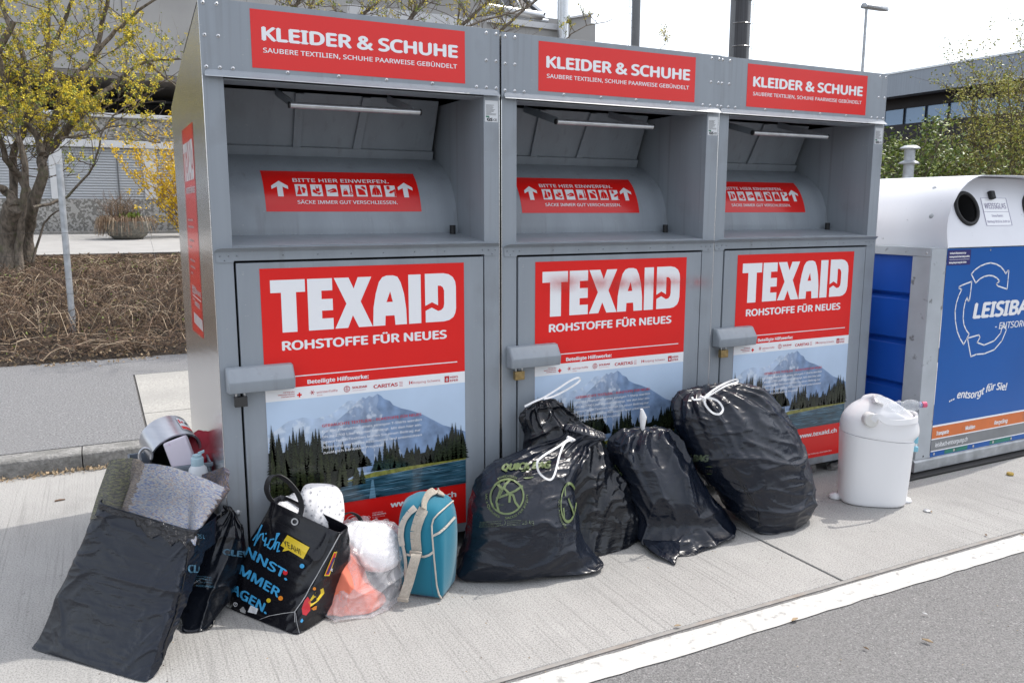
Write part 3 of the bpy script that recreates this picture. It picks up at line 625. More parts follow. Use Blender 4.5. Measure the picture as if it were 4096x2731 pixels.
def spray(root):
    me = bpy.data.meshes.new('paint_smear'); v = [(.19, -.0165, 1.085), (1.14, -.0165, 1.065), (1.14, -.0165, 1.145), (.19, -.0165, 1.185)]
    me.from_pydata(v, [], [(0, 1, 2, 3)]); me.materials.append(MT['spray']); uv = me.uv_layers.new()
    for i, c in enumerate(((0, 0), (1, 0), (1, 1), (0, 1))): uv.data[i].uv = c
    o = bpy.data.objects.new('paint_smear', me); COL.objects.link(o); o.parent = root
spray(bin2)

# ------------------------------------------------------------------ glass container (blue)
M('blue_print', (.006, .095, .36), .3, spec=.35, var=(2, .06)); M('navy_ink', (.02, .02, .14), .3); M('orange_ink', (.62, .15, .03), .35, var=(9, .08), stain=(14, .62, .75, (.2, .1, .06), .5))
M('strip_grey', (.19, .20, .21), .4, var=(9, .12), stain=(12, .6, .75, (.08, .08, .08), .6)); M('teal_ink', (.01, .19, .14), .4, stain=(20, .5, .7, (.05, .06, .06), .6))
M('blue_plastic', (.009, .075, .40), .38, var=(3, .12)); M('frame_paint', (.40, .43, .46), .45, var=(8, .08), stain=(18, .63, .70, (.12, .12, .12), .8))
M('hood_white', (.70, .71, .75), .33, spec=.5, var=(2, .04), stain=(30, .70, .76, (.3, .3, .32), .7)); M('violet_ink', (.16, .13, .27), .4)
glass = thing('glass_container', (3.54, -.244, 0), 'blue and white bottle bank with round throw-in holes and recycling arrows', 'glass container')
def gb(mb, name, **k):
    o = mb.build(name, None, **k); o.parent = glass; o.matrix_parent_inverse = Matrix.Translation((-3.54, .244, 0)); return o
GX0, GX1, GY = 3.54, 4.80, -.244
b = MB(); b.prism([(GY-.004, .022), (GY-.004, .078), (GY+.006, .088), (GY+.03, .088), (GY+.03, .022)], 0, GX0-.006, GX1+.02, 'zinc'); b.box(GX0-.006, GX0+.03, GY+.03, 1.2, .022, .087, 'zinc'); b.box(GX0, GX1, GY+.004, 1.2, .0, .0225, 'rubber'); gb(b, 'base_tray', smooth=40, bevel=.003)  # black slab under the tray: the shade of the gap as colour
b = MB(); b.box(GX0, GX0+.119, GY, GY+.006, .092, 1.236, 'frame_paint'); b.box(GX0, GX0+.006, GY+.006, GY+.113, .092, 1.195, 'frame_paint'); b.dome((GX0+.065, GY, .105), .006, 'rubber', (0, -1, 0), .1); gb(b, 'corner_post', smooth=40, bevel=.002)
b = MB(); b.box(GX1-.119, GX1, GY, GY+.1, .092, 1.236, 'frame_paint'); gb(b, 'corner_post', smooth=40, bevel=.002)
b = MB(); b.box(GX0-.0025, GX0+.02, GY+.006, 1.18, 1.196, 1.243, 'frame_paint'); b.box(GX0+.0, GX0+.135, GY+.0005, 1.18, 1.2365, 1.241, 'frame_paint'); b.dome((GX0-.0025, GY+.03, 1.214), .007, 'steel', (-1, 0, 0), .5); b.box(GX0+.02, GX1, GY+.02, 1.18, 1.2, 1.2364, 'frame_paint'); gb(b, 'top_frame', smooth=40, bevel=.002)
b = MB(); prof = []
for k in range(5):
    z1 = 1.20-k*.2475; prof += [(GX0+.020, z1), (GX0+.012, z1-.19), (GX0+.012, z1-.205), (GX0+.045, z1-.225)]
prof = [(x, max(z, .09)) for x, z in prof]; b.grid([[(x, y, z) for y in (GY+.1, 1.15)] for x, z in prof], 'blue_plastic', False); gb(b, 'side_wall', smooth=25)
P = Print(front(GY-.001), .0006)
PX0, PX1 = 3.6595, GX1-.122
P.rect(PX0, .092, PX1, 1.2355, 'blue_print', 1)
P.rect(PX0, .258, PX1, .272, 'white_ink', 2); P.rect(PX0, .196, PX1, .262, 'orange_ink', 3); P.rect(PX0, .190, PX1, .196, 'white_ink', 3); P.rect(PX0, .128, PX1, .190, 'strip_grey', 3); P.rect(PX0, .122, PX1, .128, 'white_ink', 4)
for x in (3.78, 4.18, 4.56): P.rect(x, .096, x+.2, .120, 'teal_ink', 2)
for x in (3.69, 3.86, 4.03, 4.21, 4.38): P.disc(x, .108, .008, 'steel', 4, 10)
P.rect(3.664, 1.147, 3.855, 1.228, 'navy_ink', 2)
P.text('Im Auftrag des ZEBA (Zweckverband der Zuger', 3.679, 1.207, .0115, 'white_ink', .135, 3, .12); P.text('Einwohnergemeinden für die Bewirtschaftung von Abfällen)', 3.679, 1.188, .0115, 'white_ink', .165, 3, .12); P.rect(3.679, 1.176, 3.845, 1.178, 'white_ink', 3); P.text('Benützung: Montag bis Samstag 08.00 - 20.00 Uhr', 3.679, 1.157, .0115, 'white_ink', .143, 3, .12)
zz = lambda x, y: (lambda p: (p.x, p.z))(at(3400+x*.3188, 900+y*.3188, GY))
z7 = lambda x, y: (lambda p: (p.x, p.z))(at(3200+x*1.0205, 500+y*1.0205, GY))
a1 = [(1518,616),(1560,565),(1630,515),(1700,487),(1760,475),(1830,490),(1890,525),(1930,575),(1950,612),(1975,570),(1988,572),(1978,690),(1967,803),(1850,765),(1832,740),(1840,730),(1872,706),(1840,665),(1790,638),(1740,632),(1680,645),(1625,675),(1573,727),(1518,616)]
a2 = [(1523,708),(1510,830),(1495,940),(1478,955),(1466,905),(1440,965),(1422,1060),(1415,1170),(1425,1250),(1450,1310),(1490,1366),(1455,1435),(1421,1497),(1375,1420),(1340,1330),(1318,1200),(1314,1080),(1330,980),(1360,885),(1397,808),(1365,795),(1365,775),(1400,755),(1523,708)]
a3 = [(655,835),(700,822),(704,832),(693,852),(720,862),(760,845),(785,815),(792,785),(808,801),(790,845),(760,880),(720,896),(690,898),(668,907),(655,835)]
for pl, fn in ((a1, zz), (a2, zz), (a3, z7)): P.line([fn(*p) for p in pl], .0075, 'white_ink', 2)
P.text('LEISIBACH', 3.926, .851, .098, 'white_ink', .66, 3, .16, slant=.14); P.text('- ENTSORGUNG', 4.125, .775, .045, 'white_ink', .42, 3, .05, slant=.12)
P.text('... entsorgt für Sie!', 3.783, .392, .05, 'white_ink', .50, 3, .10, slant=.2, path=lambda x, z: (x, z+(x-3.783)*.055+.010*math.sin((x-3.78)*21)))
P.text('Transporte', 3.694, .213, .027, 'white_ink', .105, 4, .1, slant=.12); P.text('Mulden', 3.945, .213, .027, 'white_ink', .082, 4, .1, slant=.12); P.text('Recycling', 4.205, .213, .027, 'white_ink', .12, 4, .1, slant=.12)
P.text('leisibach-entsorgung.ch', 3.694, .146, .030, 'white_ink', .275, 4, .05, slant=.12)
for x in (4.02, 4.45): P.disc(x, 1.222, .006, 'steel', 4, 8)
gb(P, 'front_panel')
hp = [(1222,1238),(1214,1120),(1211,1020),(1216,930),(1232,840),(1262,735),(1310,630),(1355,545),(1410,475),(1470,410),(1540,360),(1610,328),(1680,316)]
HP = [(lambda p: (p.x, p.z))(at(3400+x*.3188, 600+y*.3188, GY)) for x, y in hp]
HW = GX1+GX0; full = HP+[(HW/2, HP[-1][1]+.004)]+[(HW-x, z) for x, z in HP[::-1]]
b = MB(); th = .004; ctr = (HW/2, 1.3)
inn = [(x+(ctr[0]-x)/math.hypot(ctr[0]-x, ctr[1]-z)*th, z+(ctr[1]-z)/math.hypot(ctr[0]-x, ctr[1]-z)*th) for x, z in full]
b.grid([[(x, y, z) for x, z in full] for y in (GY-.002, .3, .7, 1.12)], 'hood_white', False); b.grid([[(x, y, z) for x, z in inn[::-1]] for y in (GY-.002, .3, .7, 1.12)], 'hood_white', False)
b.grid([[(x, GY-.002, z) for x, z in full], [(x, GY-.002, z) for x, z in inn]], 'hood_white', False)
for px, py in ((1065, 470), (1020, 828)):
    d = ray(3400+px*.3188, 600+py*.3188)
    best = None
    for (xa, za), (xb, zb) in zip(HP, HP[1:]):
        for k in range(12):
            x = xa+(xb-xa)*k/12; z = za+(zb-za)*k/12; p = CAM+d*((x-CAM.x)/d.x)
            if best is None or abs(p.z-z) < best[0]: best = (abs(p.z-z), p, Vector((-(zb-za), 0, xb-xa)).normalized())
    b.dome(best[1], .014, 'zinc', tuple(best[2] if best[2].x < 0 or best[2].z > 0 else -best[2]), .35, 12)
gb(b, 'hood', smooth=50)
FS = .13                                                                # the throw-in face leans back this much
def face(x, t, h): n = Vector((0, -.376, FS)).normalized()*-1; n = Vector((0, -.376, FS)).normalized(); return Vector((x, GY+.004+FS*t+n.y*h, 1.2405+.376*t+n.z*h))
b = MB(); hx = [at(3867, 845, GY+.07).x, at(4134, 852, GY+.07).x]; lcx = (hx[0]+hx[1])/2; hr = .088; ht = .545; hz = hr/math.hypot(FS, .376)
rim = [(x, (z-1.2405)/.376) for x, z in inn]; rim = [(x, min(1., max(0, t))) for x, t in rim]
outer = [Vector((x, t, 0)) for x, t in rim]; holes = [[Vector((cx+hr*math.cos(a*math.pi/20), ht+hz*math.sin(a*math.pi/20), 0)) for a in range(40)] for cx in hx]
tr = tessellate_polygon([outer]+holes); allp = outer+holes[0]+holes[1]
b.add([face(p.x, p.y, 0) for p in allp], [t for t in tr], 'hood_white'); gb(b, 'throw_in_face')
for cx in hx:
    b = MB(); ring_ = [face(cx+hr*math.cos(a*math.pi/20), ht+hz*math.sin(a*math.pi/20), .004) for a in range(41)]; b.tube(ring_, .011, 'rubber', 10, cap=False)
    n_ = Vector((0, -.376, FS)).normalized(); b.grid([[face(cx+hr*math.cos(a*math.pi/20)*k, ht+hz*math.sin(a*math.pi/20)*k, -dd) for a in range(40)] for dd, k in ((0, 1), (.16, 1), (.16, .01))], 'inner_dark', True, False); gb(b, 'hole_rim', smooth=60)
b = MB(); c0 = face(at(3966, 780, GY+.09).x, .735, .012); b.obox(c0, (.019, 0, 0), face(0, .06, 0)-face(0, 0, 0), tuple(Vector((0, -.376, FS)).normalized()*.012), 'rubber'); gb(b, 'lock_flap', smooth=40, bevel=.006)
P = Print(lambda x, t, h: tuple(face(x, t, h)), .0008); lx0 = at(3935, 830, GY+.07).x; lx1 = lx0+.225
P.rect(lx0, .30, lx1, .70, 'white_ink', 1); P.line([(lx0, .30), (lx1, .30), (lx1, .70), (lx0, .70), (lx0, .30)], .004, 'violet_ink', 2); P.line([(lx0, .50), (lx1, .50)], .004, 'violet_ink', 2)
P.text('WEISSGLAS', (lx0+lx1)/2, .545, .10, 'violet_ink', .19, 3, .0, 'C'); 
P.text('Einwurfzeiten:', (lx0+lx1)/2, .425, .042, 'violet_ink', .10, 3, 0, 'C'); P.text('Werktags 08.00 bis 20.00 Uhr', (lx0+lx1)/2, .34, .042, 'violet_ink', .205, 3, 0, 'C'); gb(P, 'sign_plate')
b = MB(); b.box(3.43, 5.1, -.292, 1.3, .0005, .014, 'rubber'); tag(b.build('rubber_mat', bevel=.004), 'flat black rubber mat lying under the bottle bank', 'mat')

# ------------------------------------------------------------------ plants
M('bark', (.14, .115, .09), .9, stretch=(1, 1, .4), var=(28, .55), bump=(40, 1, .02), stain=(9, .55, .7, (.10, .105, .05), .7)); M('twig', (.10, .075, .055), .8, var=(20, .4)); M('twig_pale', (.22, .20, .165), .8, var=(20, .3))
M('blossom', (.74, .60, .05), .7, var=(9, .25)); M('blossom_dark', (.46, .38, .04), .7, var=(9, .3)); M('leaf_bud', (.20, .24, .035), .6, var=(9, .3)); M('forsythia', (.66, .44, .005), .6, var=(12, .15))
M('cane', (.20, .13, .088), .8, var=(14, .4)); M('cane_pale', (.46, .36, .25), .8, var=(14, .3)); M('cane_dark', (.085, .058, .042), .9, var=(14, .3)); M('dead_leaf', (.21, .14, .08), .8, var=(40, .5)); M('dead_leaf_pale', (.34, .26, .165), .8, var=(40, .3))
M('young_leaf', (.17, .22, .035), .5, var=(30, .3)); M('hedge_leaf', (.085, .13, .02), .4, var=(25, .4)); M('hedge_leaf_light', (.22, .27, .04), .4, var=(25, .3)); M('yellow_leaf', (.42, .38, .08), .6, var=(25, .3)); M('yellow_leaf_dark', (.20, .19, .045), .6, var=(25, .3))
def branch(b, pts, r0, r1, mat, rg, wob=.015, seg=6):
    pts = [Vector(p) for p in pts]; out = []
    for i in range(len(pts)-1):
        p0 = pts[max(0, i-1)]; p1 = pts[i]; p2 = pts[i+1]; p3 = pts[min(len(pts)-1, i+2)]
        for k in range(4):
            t = k/4; out.append(.5*((2*p1)+(p2-p0)*t+(2*p0-5*p1+4*p2-p3)*t*t+(3*p1-p0-3*p2+p3)*t**3)+Vector((rg.uniform(-1, 1), rg.uniform(-1, 1), rg.uniform(-1, 1)))*wob*(1 if i+k else 0))
    out.append(pts[-1]); n = len(out); b.tube(out, [r0+(r1-r0)*(i/(n-1))**.8 for i in range(n)], mat, seg); return out
def sprout(b, p, d, ln, r_, depth, rg, tips, mats, droop=0., kids=(2, 4)):
    pts = [Vector(p)]; d = Vector(d).normalized(); n = 5
    for i in range(n):
        d = (d+Vector((rg.uniform(-1, 1), rg.uniform(-1, 1), rg.uniform(-1, 1)))*.22+Vector((0, 0, .07-droop*.2*i/n))).normalized(); pts.append(pts[-1]+d*ln/n)
    b.tube(pts, [r_*(1-.75*i/n) for i in range(n+1)], mats[min(depth, len(mats)-1)], 5 if r_ > .006 else 3, cap=False)
    tips += [(pts[i], d, depth) for i in range(1, n+1)]
    if depth < len(mats)-1:
        for k in range(rg.randint(*kids)):
            i = rg.randint(1, n-1); e = (d+Vector((rg.uniform(-1, 1), rg.uniform(-1, 1), rg.uniform(-.6, 1)))*.9).normalized()
            sprout(b, pts[i], e, ln*rg.uniform(.4, .7), r_*.5, depth+1, rg, tips, mats, droop, kids)
def petals(b, p, n, s, mats, rg):
    mat = rg.choice(mats)
    vs, fs = [], []
    for k in range(n):
        d = Vector((rg.gauss(0, 1), rg.gauss(0, 1), rg.gauss(0, 1))).normalized(); e = d.orthogonal().normalized(); e = Matrix.Rotation(rg.uniform(0, 6.28), 3, d) @ e
        o_ = Vector(p)+d*s*.25; q = len(vs); vs += [o_, o_+d*s*.55+e*s*.3, o_+d*s*rg.uniform(.9, 1.3), o_+d*s*.55-e*s*.3]; fs.append((q, q+1, q+2, q+3))
    b.add(vs, fs, mat)
def leaf(b, p, s, mat, rg, up=.3):
    d = Vector((rg.gauss(0, 1), rg.gauss(0, 1), rg.gauss(up, .7))).normalized(); e = d.cross(Vector((rg.gauss(0, 1), rg.gauss(0, 1), rg.gauss(0, 1)))).normalized(); n = d.cross(e)
    p = Vector(p); b.add([p, p+d*s*.45+e*s*.27+n*s*.06, p+d*s, p+d*s*.45-e*s*.27+n*s*.06], [(0, 1, 2, 3)], mat)
Z1 = lambda x, y, Y: at(x*.8928, y*.8928, Y)
rg = random.Random(11)
tree = thing('flowering_tree', (-1.1, 8.0, .8), 'many-stemmed tree full of small yellow blossom behind the wire fence', 'tree')
def tb(mb, name, par, **k):
    o = mb.build(name, None, **k); o.parent = par; o.matrix_parent_inverse = Matrix.Translation(-par.location); return o
limbs = [([(135,1225),(122,1080),(148,930),(190,780),(192,690),(270,622),(350,530),(430,450),(520,370),(620,290),(800,262)],8.0,.085,.012),
 ([(45,1240),(35,1090),(55,960),(65,920)],7.8,.12,.10),([(65,930),(30,860),(-40,830),(-160,700)],7.7,.06,.03),([(95,1235),(85,1100),(108,880),(105,700),(62,520),(25,380),(-20,200)],7.7,.05,.02),
 ([(150,930),(100,800),(40,740),(-10,600),(-90,420)],8.2,.055,.02),([(190,690),(150,590),(90,540),(15,480),(-60,420)],7.9,.045,.015),([(192,690),(240,560),(285,440),(335,350),(420,250),(470,60),(500,-90)],8.3,.055,.02),
 ([(65,920),(62,700),(112,560),(115,300),(20,60),(-20,-60)],8.3,.05,.02),([(112,560),(200,400),(212,200),(225,-60)],8.5,.04,.015),([(420,250),(520,140),(620,50),(760,-40)],8.2,.03,.012),([(640,262),(700,310),(765,368),(800,400)],8.0,.025,.008),
 ([(285,440),(220,260),(300,80),(330,-60)],8.6,.04,.02),([(270,622),(420,600),(560,560),(720,640)],7.6,.016,.004),([(150,930),(300,880),(420,740),(470,560),(640,430)],7.4,.022,.006),([(-60,900),(-90,600),(-40,300),(60,100)],8.0,.08,.03),([(135,1225),(200,1000),(300,930)],7.9,.02,.006)]
tk, tw, fl_ = MB(), MB(), MB(); tips = []
for px, Y, r0, r1 in limbs:
    pts = [Z1(x, y, Y+.12*math.sin(i*1.7)) for i, (x, y) in enumerate(px)]
    out = branch(tk, pts, r0, r1, 'bark', rg, .012, 9 if r0 > .04 else 6)
    for i in range(3, len(out)):
        for q in range(2):
            if out[i].z > 1.7 and rg.random() < .42:
                d = Vector((rg.uniform(-1, 1), rg.uniform(-1, .8), rg.uniform(-.35, 1))); sprout(tw, out[i], d, rg.uniform(.45, 1.0), .0065, 0, rg, tips, ('twig', 'twig', 'twig_pale'), .1)
tb(tk, 'trunk', tree, smooth=60); tb(tw, 'twigs', tree)
for p, d, dep in tips:
    u_, v_ = 0, 0; rel = p-CAM; zc = rel.dot(_f); u_ = 2048+FPX*rel.dot(_r)/zc; v_ = 1365-FPX*rel.dot(_u)/zc
    dens = .30 if u_ < 560 else max(.05, .30-(u_-560)/700)
    if v_ > 520: dens *= .35
    if v_ > 640: dens *= .3
    if rg.random() < dens:
        for q in range(rg.choice((1, 2, 3))): petals(fl_, p+Vector((rg.gauss(0, .02), rg.gauss(0, .02), rg.gauss(0, .02))), 9, .023, ('blossom', 'blossom', 'blossom_dark', 'leaf_bud'), rg)
    elif rg.random() < .15: leaf(fl_, p, .035, 'leaf_bud', rg)
tb(fl_, 'blossom', tree)
# sparse tree behind the bins
rg = random.Random(5); t2 = thing('bare_tree', (3.2, 5.2, .1), 'nearly bare tree whose twigs rise behind the roofs of the clothes banks', 'tree')
q6 = lambda x, y, Y: at(1400+x*.4677, y*.4677, Y)
tk, tw, fl_ = MB(), MB(), MB(); tips = []
hub = Vector((2.9, 5.2, 2.2)); tk.tube([(3.2, 5.2, .0), (3.1, 5.2, 1.0), hub], [.13, .11, .08], 'bark', 9)
for px, Y, r0 in [([(-160,330),(100,120),(260,0),(420,-130)],5.2,.03),([(420,330),(510,175),(570,90),(640,0),(690,-120)],5.0,.032),([(820,380),(960,220),(1090,110),(1200,0),(1300,-90)],5.2,.03),([(900,300),(1030,225),(1340,120),(1480,80)],4.9,.02),([(1100,420),(1280,260),(1400,160),(1610,0),(1720,-80)],5.3,.026),([(-700,300),(-560,120),(-440,20),(-380,-80)],5.4,.03),([(-420,330),(-330,60),(-300,-100)],5.0,.025),([(1500,520),(1830,350),(1960,250),(2240,170)],5.4,.012),([(2450,600),(2650,420),(2740,350)],5.4,.006)]:
    pts = [hub.lerp(q6(*px[0], Y), .4)]+[q6(x, y, Y) for x, y in px] if px[0][0] < 1400 else [q6(x, y, Y) for x, y in px]
    if px[0][0] >= 1400: tk.tube([hub, pts[0]], [.03, r0], 'bark', 6)
    out = branch(tk, pts, r0, r0*.35, 'bark', rg, .01, 6)
    for i in range(4, len(out)):
        for q in range(2 if r0 > .015 else 1):
            if rg.random() < .75: sprout(tw, out[i], Vector((rg.uniform(-1, 1), rg.uniform(-.6, .6), rg.uniform(-.3, 1))), rg.uniform(.25, .6) if r0 > .015 else .2, .0055, 0, rg, tips, ('twig', 'twig', 'twig_pale'), .1)
tb(tk, 'trunk', t2, smooth=60); tb(tw, 'twigs', t2)
for p, d, dep in tips:
    if rg.random() < .13: petals(fl_, p, 5, .022, ('blossom', 'leaf_bud', 'blossom_dark'), rg)
tb(fl_, 'buds', t2)
# brambles on the bank
rg = random.Random(21); b = MB(); b2 = MB()
cmats = ['cane', 'cane', 'cane_pale', 'cane_dark', 'cane_dark', 'dead_leaf']
for i in range(5200):
    x = rg.uniform(-2.7, 1.6); y = 5.05+3.9*rg.random()**1.15; z = bank_z(x, y); a = rg.uniform(0, 6.28); ln = rg.uniform(.15, .65); h = rg.uniform(.03, .22)*(1.2 if y > 5.4 else .5)*min(1, max(.12, (8.9-y)/2.2))
    tw_ = rg.uniform(-.5, .5); c_, s_ = math.cos(a), math.sin(a); pts = []
    for k in range(5):
        t = k/4; pts.append((x+c_*ln*(t-.5)-s_*tw_*ln*t*(1-t)*1.5, y+(s_*ln*(t-.5)+c_*tw_*ln*t*(1-t)*1.5)*.6, z+h*4*t*(1-t)*rg.uniform(.8, 1.1)+rg.uniform(0, .06)))
    if min(p[1] for p in pts) < 5.0: continue
    b.tube(pts, [.0034, .0032, .003, .0024, .0014], rg.choice(cmats), 3, cap=False)
for i in range(5000):
    x = rg.uniform(-2.7, 1.6); y = 5.0+3.9*rg.random()**1.8; leaf(b, (x, y, bank_z(x, y)+rg.uniform(.0, .09)), rg.uniform(.02, .055), rg.choice(('dead_leaf', 'dead_leaf', 'cane_dark', 'dead_leaf_pale')), rg, .1)
for i in range(2600):
    x = rg.uniform(-2.7, 1.6); y = rg.uniform(5.05, 8.95); w_ = (.75 if (y > 7.2 and x > -.9) else .12)
    if rg.random() < w_:
        for k in range(3): leaf(b2, (x+rg.gauss(0, .03), y+rg.gauss(0, .03), bank_z(x, y)+rg.uniform(.04, .20)*min(1, max(.2, (8.9-y)/2))), rg.uniform(.018, .035), 'young_leaf', rg, .6)
tag(b.build('dry_brambles'), 'tangle of dry brown bramble canes on the bank', 'brambles', kind='stuff'); tag(b2.build('young_leaves'), 'fresh green leaves among the brambles', 'leaves', kind='stuff')
# wire fence
fence = thing('wire_fence', (-.617, 5.6, .3), 'grey metal fence post with thin wires strung across the brambles', 'fence')
b = MB(); b.tube([(-.617, 5.6, .2), (-.617, 5.6, 1.842)], .0285, 'zinc', 14); tb(b, 'post', fence, smooth=40)
b = MB()
for z in (.50, .66, .80, 1.02, 1.22): 
    pts = [(-3+.5*i, 5.6-.03, z+.008*math.sin(i*2.1+z*9)) for i in range(14)]; b.tube(pts, .0012, 'iron', 4)
for i in range(9): b.tube([(-2.9+.55*i, 5.57, .4), (-2.88+.55*i, 5.57, .9)], .0010, 'iron', 4)
b.tube([(.15, 5.57, .9), (.05, 5.57, 1.5)], .0012, 'steel', 4); b.tube([(.45, 5.57, .9), (.37, 5.57, 1.5)], .0012, 'steel', 4); tb(b, 'wire', fence)
# planter and forsythia on the path
rg = random.Random(4); pc = Z1(575, 1068, 12.6); pc.z = .93; pl = thing('stone_planter', pc, 'round stone planter overgrown with dry brown plants and one daffodil', 'planter')
M('planter_stone', (.17, .16, .135), .9, var=(20, .4), bump=(30, .6, .01))
b = MB(); b.lathe((0, 0, 0), [(.0001, 0), (.26, 0), (.36, .08), (.44, .24), (.46, .36), (.42, .36), (.40, .30), (.0001, .30)], 'planter_stone', 28); b.build('bowl', pl, 50); pl.scale = (.85, .85, .85)
b = MB()
for i in range(620):
    a = rg.choice((rg.gauss(3.3, .9), rg.uniform(0, 6.28), rg.gauss(3.3, .9))); r_ = rg.uniform(.1, .47); x, y = r_*math.cos(a), r_*math.sin(a); o_ = rg.uniform(.06, .2)
    b.tube([(x, y, .34), (x+math.cos(a)*o_*.6, y+math.sin(a)*o_*.6, .36+rg.uniform(.02, .12)), (x+math.cos(a)*o_, y+math.sin(a)*o_, rg.uniform(.05, .35))], [.006, .006, .003], rg.choice(('dead_leaf', 'cane', 'cane_pale', 'cane')), 3, cap=False)
for i in range(150):
    a = rg.uniform(0, 6.28); x, y = .35*rg.random()*math.cos(a)-.12, .35*rg.random()*math.sin(a)
    b.tube([(x, y, .34), (x+rg.gauss(0, .08), y+rg.gauss(0, .08), .5+rg.uniform(0, .2)), (x+rg.gauss(0, .15), y+rg.gauss(0, .15), .55+rg.uniform(0, .45))], [.005, .004, .002], rg.choice(('cane', 'twig', 'dead_leaf')), 3, cap=False)
for i in range(26): leaf(b, (rg.uniform(-.1, .25), rg.uniform(-.35, 0), .42), .14, 'young_leaf', rg, 2.)
b.build('dry_plants', pl); b = MB(); petals(b, (.2, -.3, .66), 9, .07, ('forsythia',), rg); b.tube([(.2, -.28, .4), (.2, -.3, .66)], .006, 'young_leaf', 5); b.build('daffodil', pl)
fo = thing('forsythia_bush', Z1(860, 1000, 13.2), 'forsythia bush with bright yellow flowers half hidden by the first bin', 'bush'); fo.location.z = .95; F0 = fo.location.copy()
b, b2 = MB(), MB(); tips = []
for i in range(44): sprout(b, F0+Vector((rg.uniform(-.15, .3), rg.uniform(-.2, .2), 0)), Vector((rg.uniform(-.75, .5), rg.uniform(-.4, .4), 1)), rg.uniform(.9, 1.9), .009, 1, rg, tips, ('cane', 'cane', 'cane'), .45, (1, 3))
for p, d, k in tips:
    for q in range(3): petals(b2, p+Vector((rg.gauss(0, .03), rg.gauss(0, .03), rg.gauss(0, .05))), 4, .045, ('forsythia',), rg)
tb(b, 'stems', fo); tb(b2, 'flowers', fo)
# shrubs and tree on the right
def shrub(name, lab, cat, c, rad, n, mats, seed, size=.05, stems=22, group=None, spread=.06, tr=.006):
    rg = random.Random(seed); c = Vector(c); t = thing(name, (c.x, c.y, .1), lab, cat, group); b, b2 = MB(), MB(); tips = []
    for i in range(stems):
        a = rg.uniform(0, 6.28); e = Vector((math.cos(a)*rad[0]*rg.uniform(.2, .9), math.sin(a)*rad[1]*rg.uniform(.2, .9), rg.uniform(.3, 1)*rad[2])); s0 = Vector((c.x+e.x*.15, c.y+e.y*.15, .1)); top = Vector((c.x, c.y, c.z))+e
        mid = s0.lerp(top, .5)+Vector((0, 0, .1)); out = branch(b, [s0, mid, top], .018, .005, 'twig', rg, .03, 5)
        for p in out[4:]:
            for q in range(2): sprout(b, p, Vector((e.x*.6+rg.uniform(-.8, .8), e.y*.6+rg.uniform(-.8, .8), rg.uniform(-.2, 1))), rg.uniform(.3, .75)*max(.6, rad[2]*.6), tr, 1, rg, tips, ('twig', 'twig', 'twig'), .1, (2, 4))
    per = max(1, n//max(1, len(tips)))
    for p, d, k in tips:
        for q in range(rg.randint(0, per*2)): leaf(b2, p+Vector((rg.gauss(0, spread), rg.gauss(0, spread), rg.gauss(0, spread))), size*rg.uniform(.6, 1.2), rg.choice(mats), rg, .3)
    tb(b, 'stems', t); tb(b2, 'foliage', t)
shrub('hedge_shrub', 'dense green shrub behind the zinc vent pipe', 'shrub', (8.7, 4.4, 1.15), (1.6, .8, 1.15), 17000, ('hedge_leaf', 'hedge_leaf', 'hedge_leaf_light'), 31, .06, 34)
shrub('hedge_shrub', 'green shrub at the right edge under the yellow-leaved tree', 'shrub', (11.3, 4.8, 1.1), (1.7, .8, 1.2), 15000, ('hedge_leaf', 'hedge_leaf_light', 'yellow_leaf_dark'), 32, .06, 30)
shrub('spring_tree', 'loose tree with sparse yellow-green spring leaves at right edge', 'tree', (13.4, 5.4, 1.2), (2.1, 1.2, 2.5), 30000, ('yellow_leaf', 'yellow_leaf', 'hedge_leaf_light', 'yellow_leaf_dark'), 33, .045, 26, None, .035, .008)

# ------------------------------------------------------------------ buildings and masts
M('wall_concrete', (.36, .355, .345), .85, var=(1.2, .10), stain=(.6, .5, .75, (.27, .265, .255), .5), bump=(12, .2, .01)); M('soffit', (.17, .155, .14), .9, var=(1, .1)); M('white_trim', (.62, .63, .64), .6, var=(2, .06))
M('pebble', (.20, .195, .18), .9, speck=(26, .5, (.40, .39, .37)), var=(40, .4), bump=(60, .8, .02)); M('slat', (.52, .54, .56), .45, var=(1, .04)); M('slat_gap', (.12, .125, .13), .8)
M('dark_glass', (.03, .035, .04), .08, spec=.6); M('pane', (.16, .24, .36), .06, .35, spec=.8); M('dark_clad', (.022, .02, .024), .6, var=(.6, .15)); M('metal_clad', (.27, .30, .34), .4, .35, stretch=(1, 9, .2), var=(1.5, .06)); M('black_pipe', (.012, .012, .013), .5)
bl = thing('shuttered_building', (0, 15, .9), 'long grey concrete building with closed roller shutters behind the path', 'building')
def bb(mb, name, par=bl, **k): return tb(mb, name, par, **k)
b = MB(); b.box(-14, 7, 15.0, 15.3, .8, 1.635, 'pebble'); b.box(-14, 7, 15.02, 15.3, 2.76, 3.19, 'pebble'); bb(b, 'pebble_wall')
b = MB(); b.box(-14, 7, 14.94, 15.3, 2.62, 2.76, 'white_trim'); b.box(-14, 7, 14.9, 15.5, 3.192, 3.27, 'white_trim'); bb(b, 'trim', bevel=.01)
for i in range(-5, 4):
    x0 = -.835+i*1.64
    b = MB()
    for k in range(19): z = 1.64+k*.051; b.prism([(15.04, z), (15.09, z+.006), (15.09, z+.049), (15.075, z+.049)], 0, x0, x0+1.405, 'slat')
    b.box(x0, x0+1.405, 15.10, 15.11, 1.635, 2.62, 'slat_gap'); b.box(x0+.93, x0+.95, 15.03, 15.04, 1.64, 2.61, 'slat_gap'); bb(b, 'shutter')
    b = MB(); b.box(x0+1.407, x0+1.638, 15.0, 15.2, 1.636, 2.619, 'white_trim'); bb(b, 'mullion')
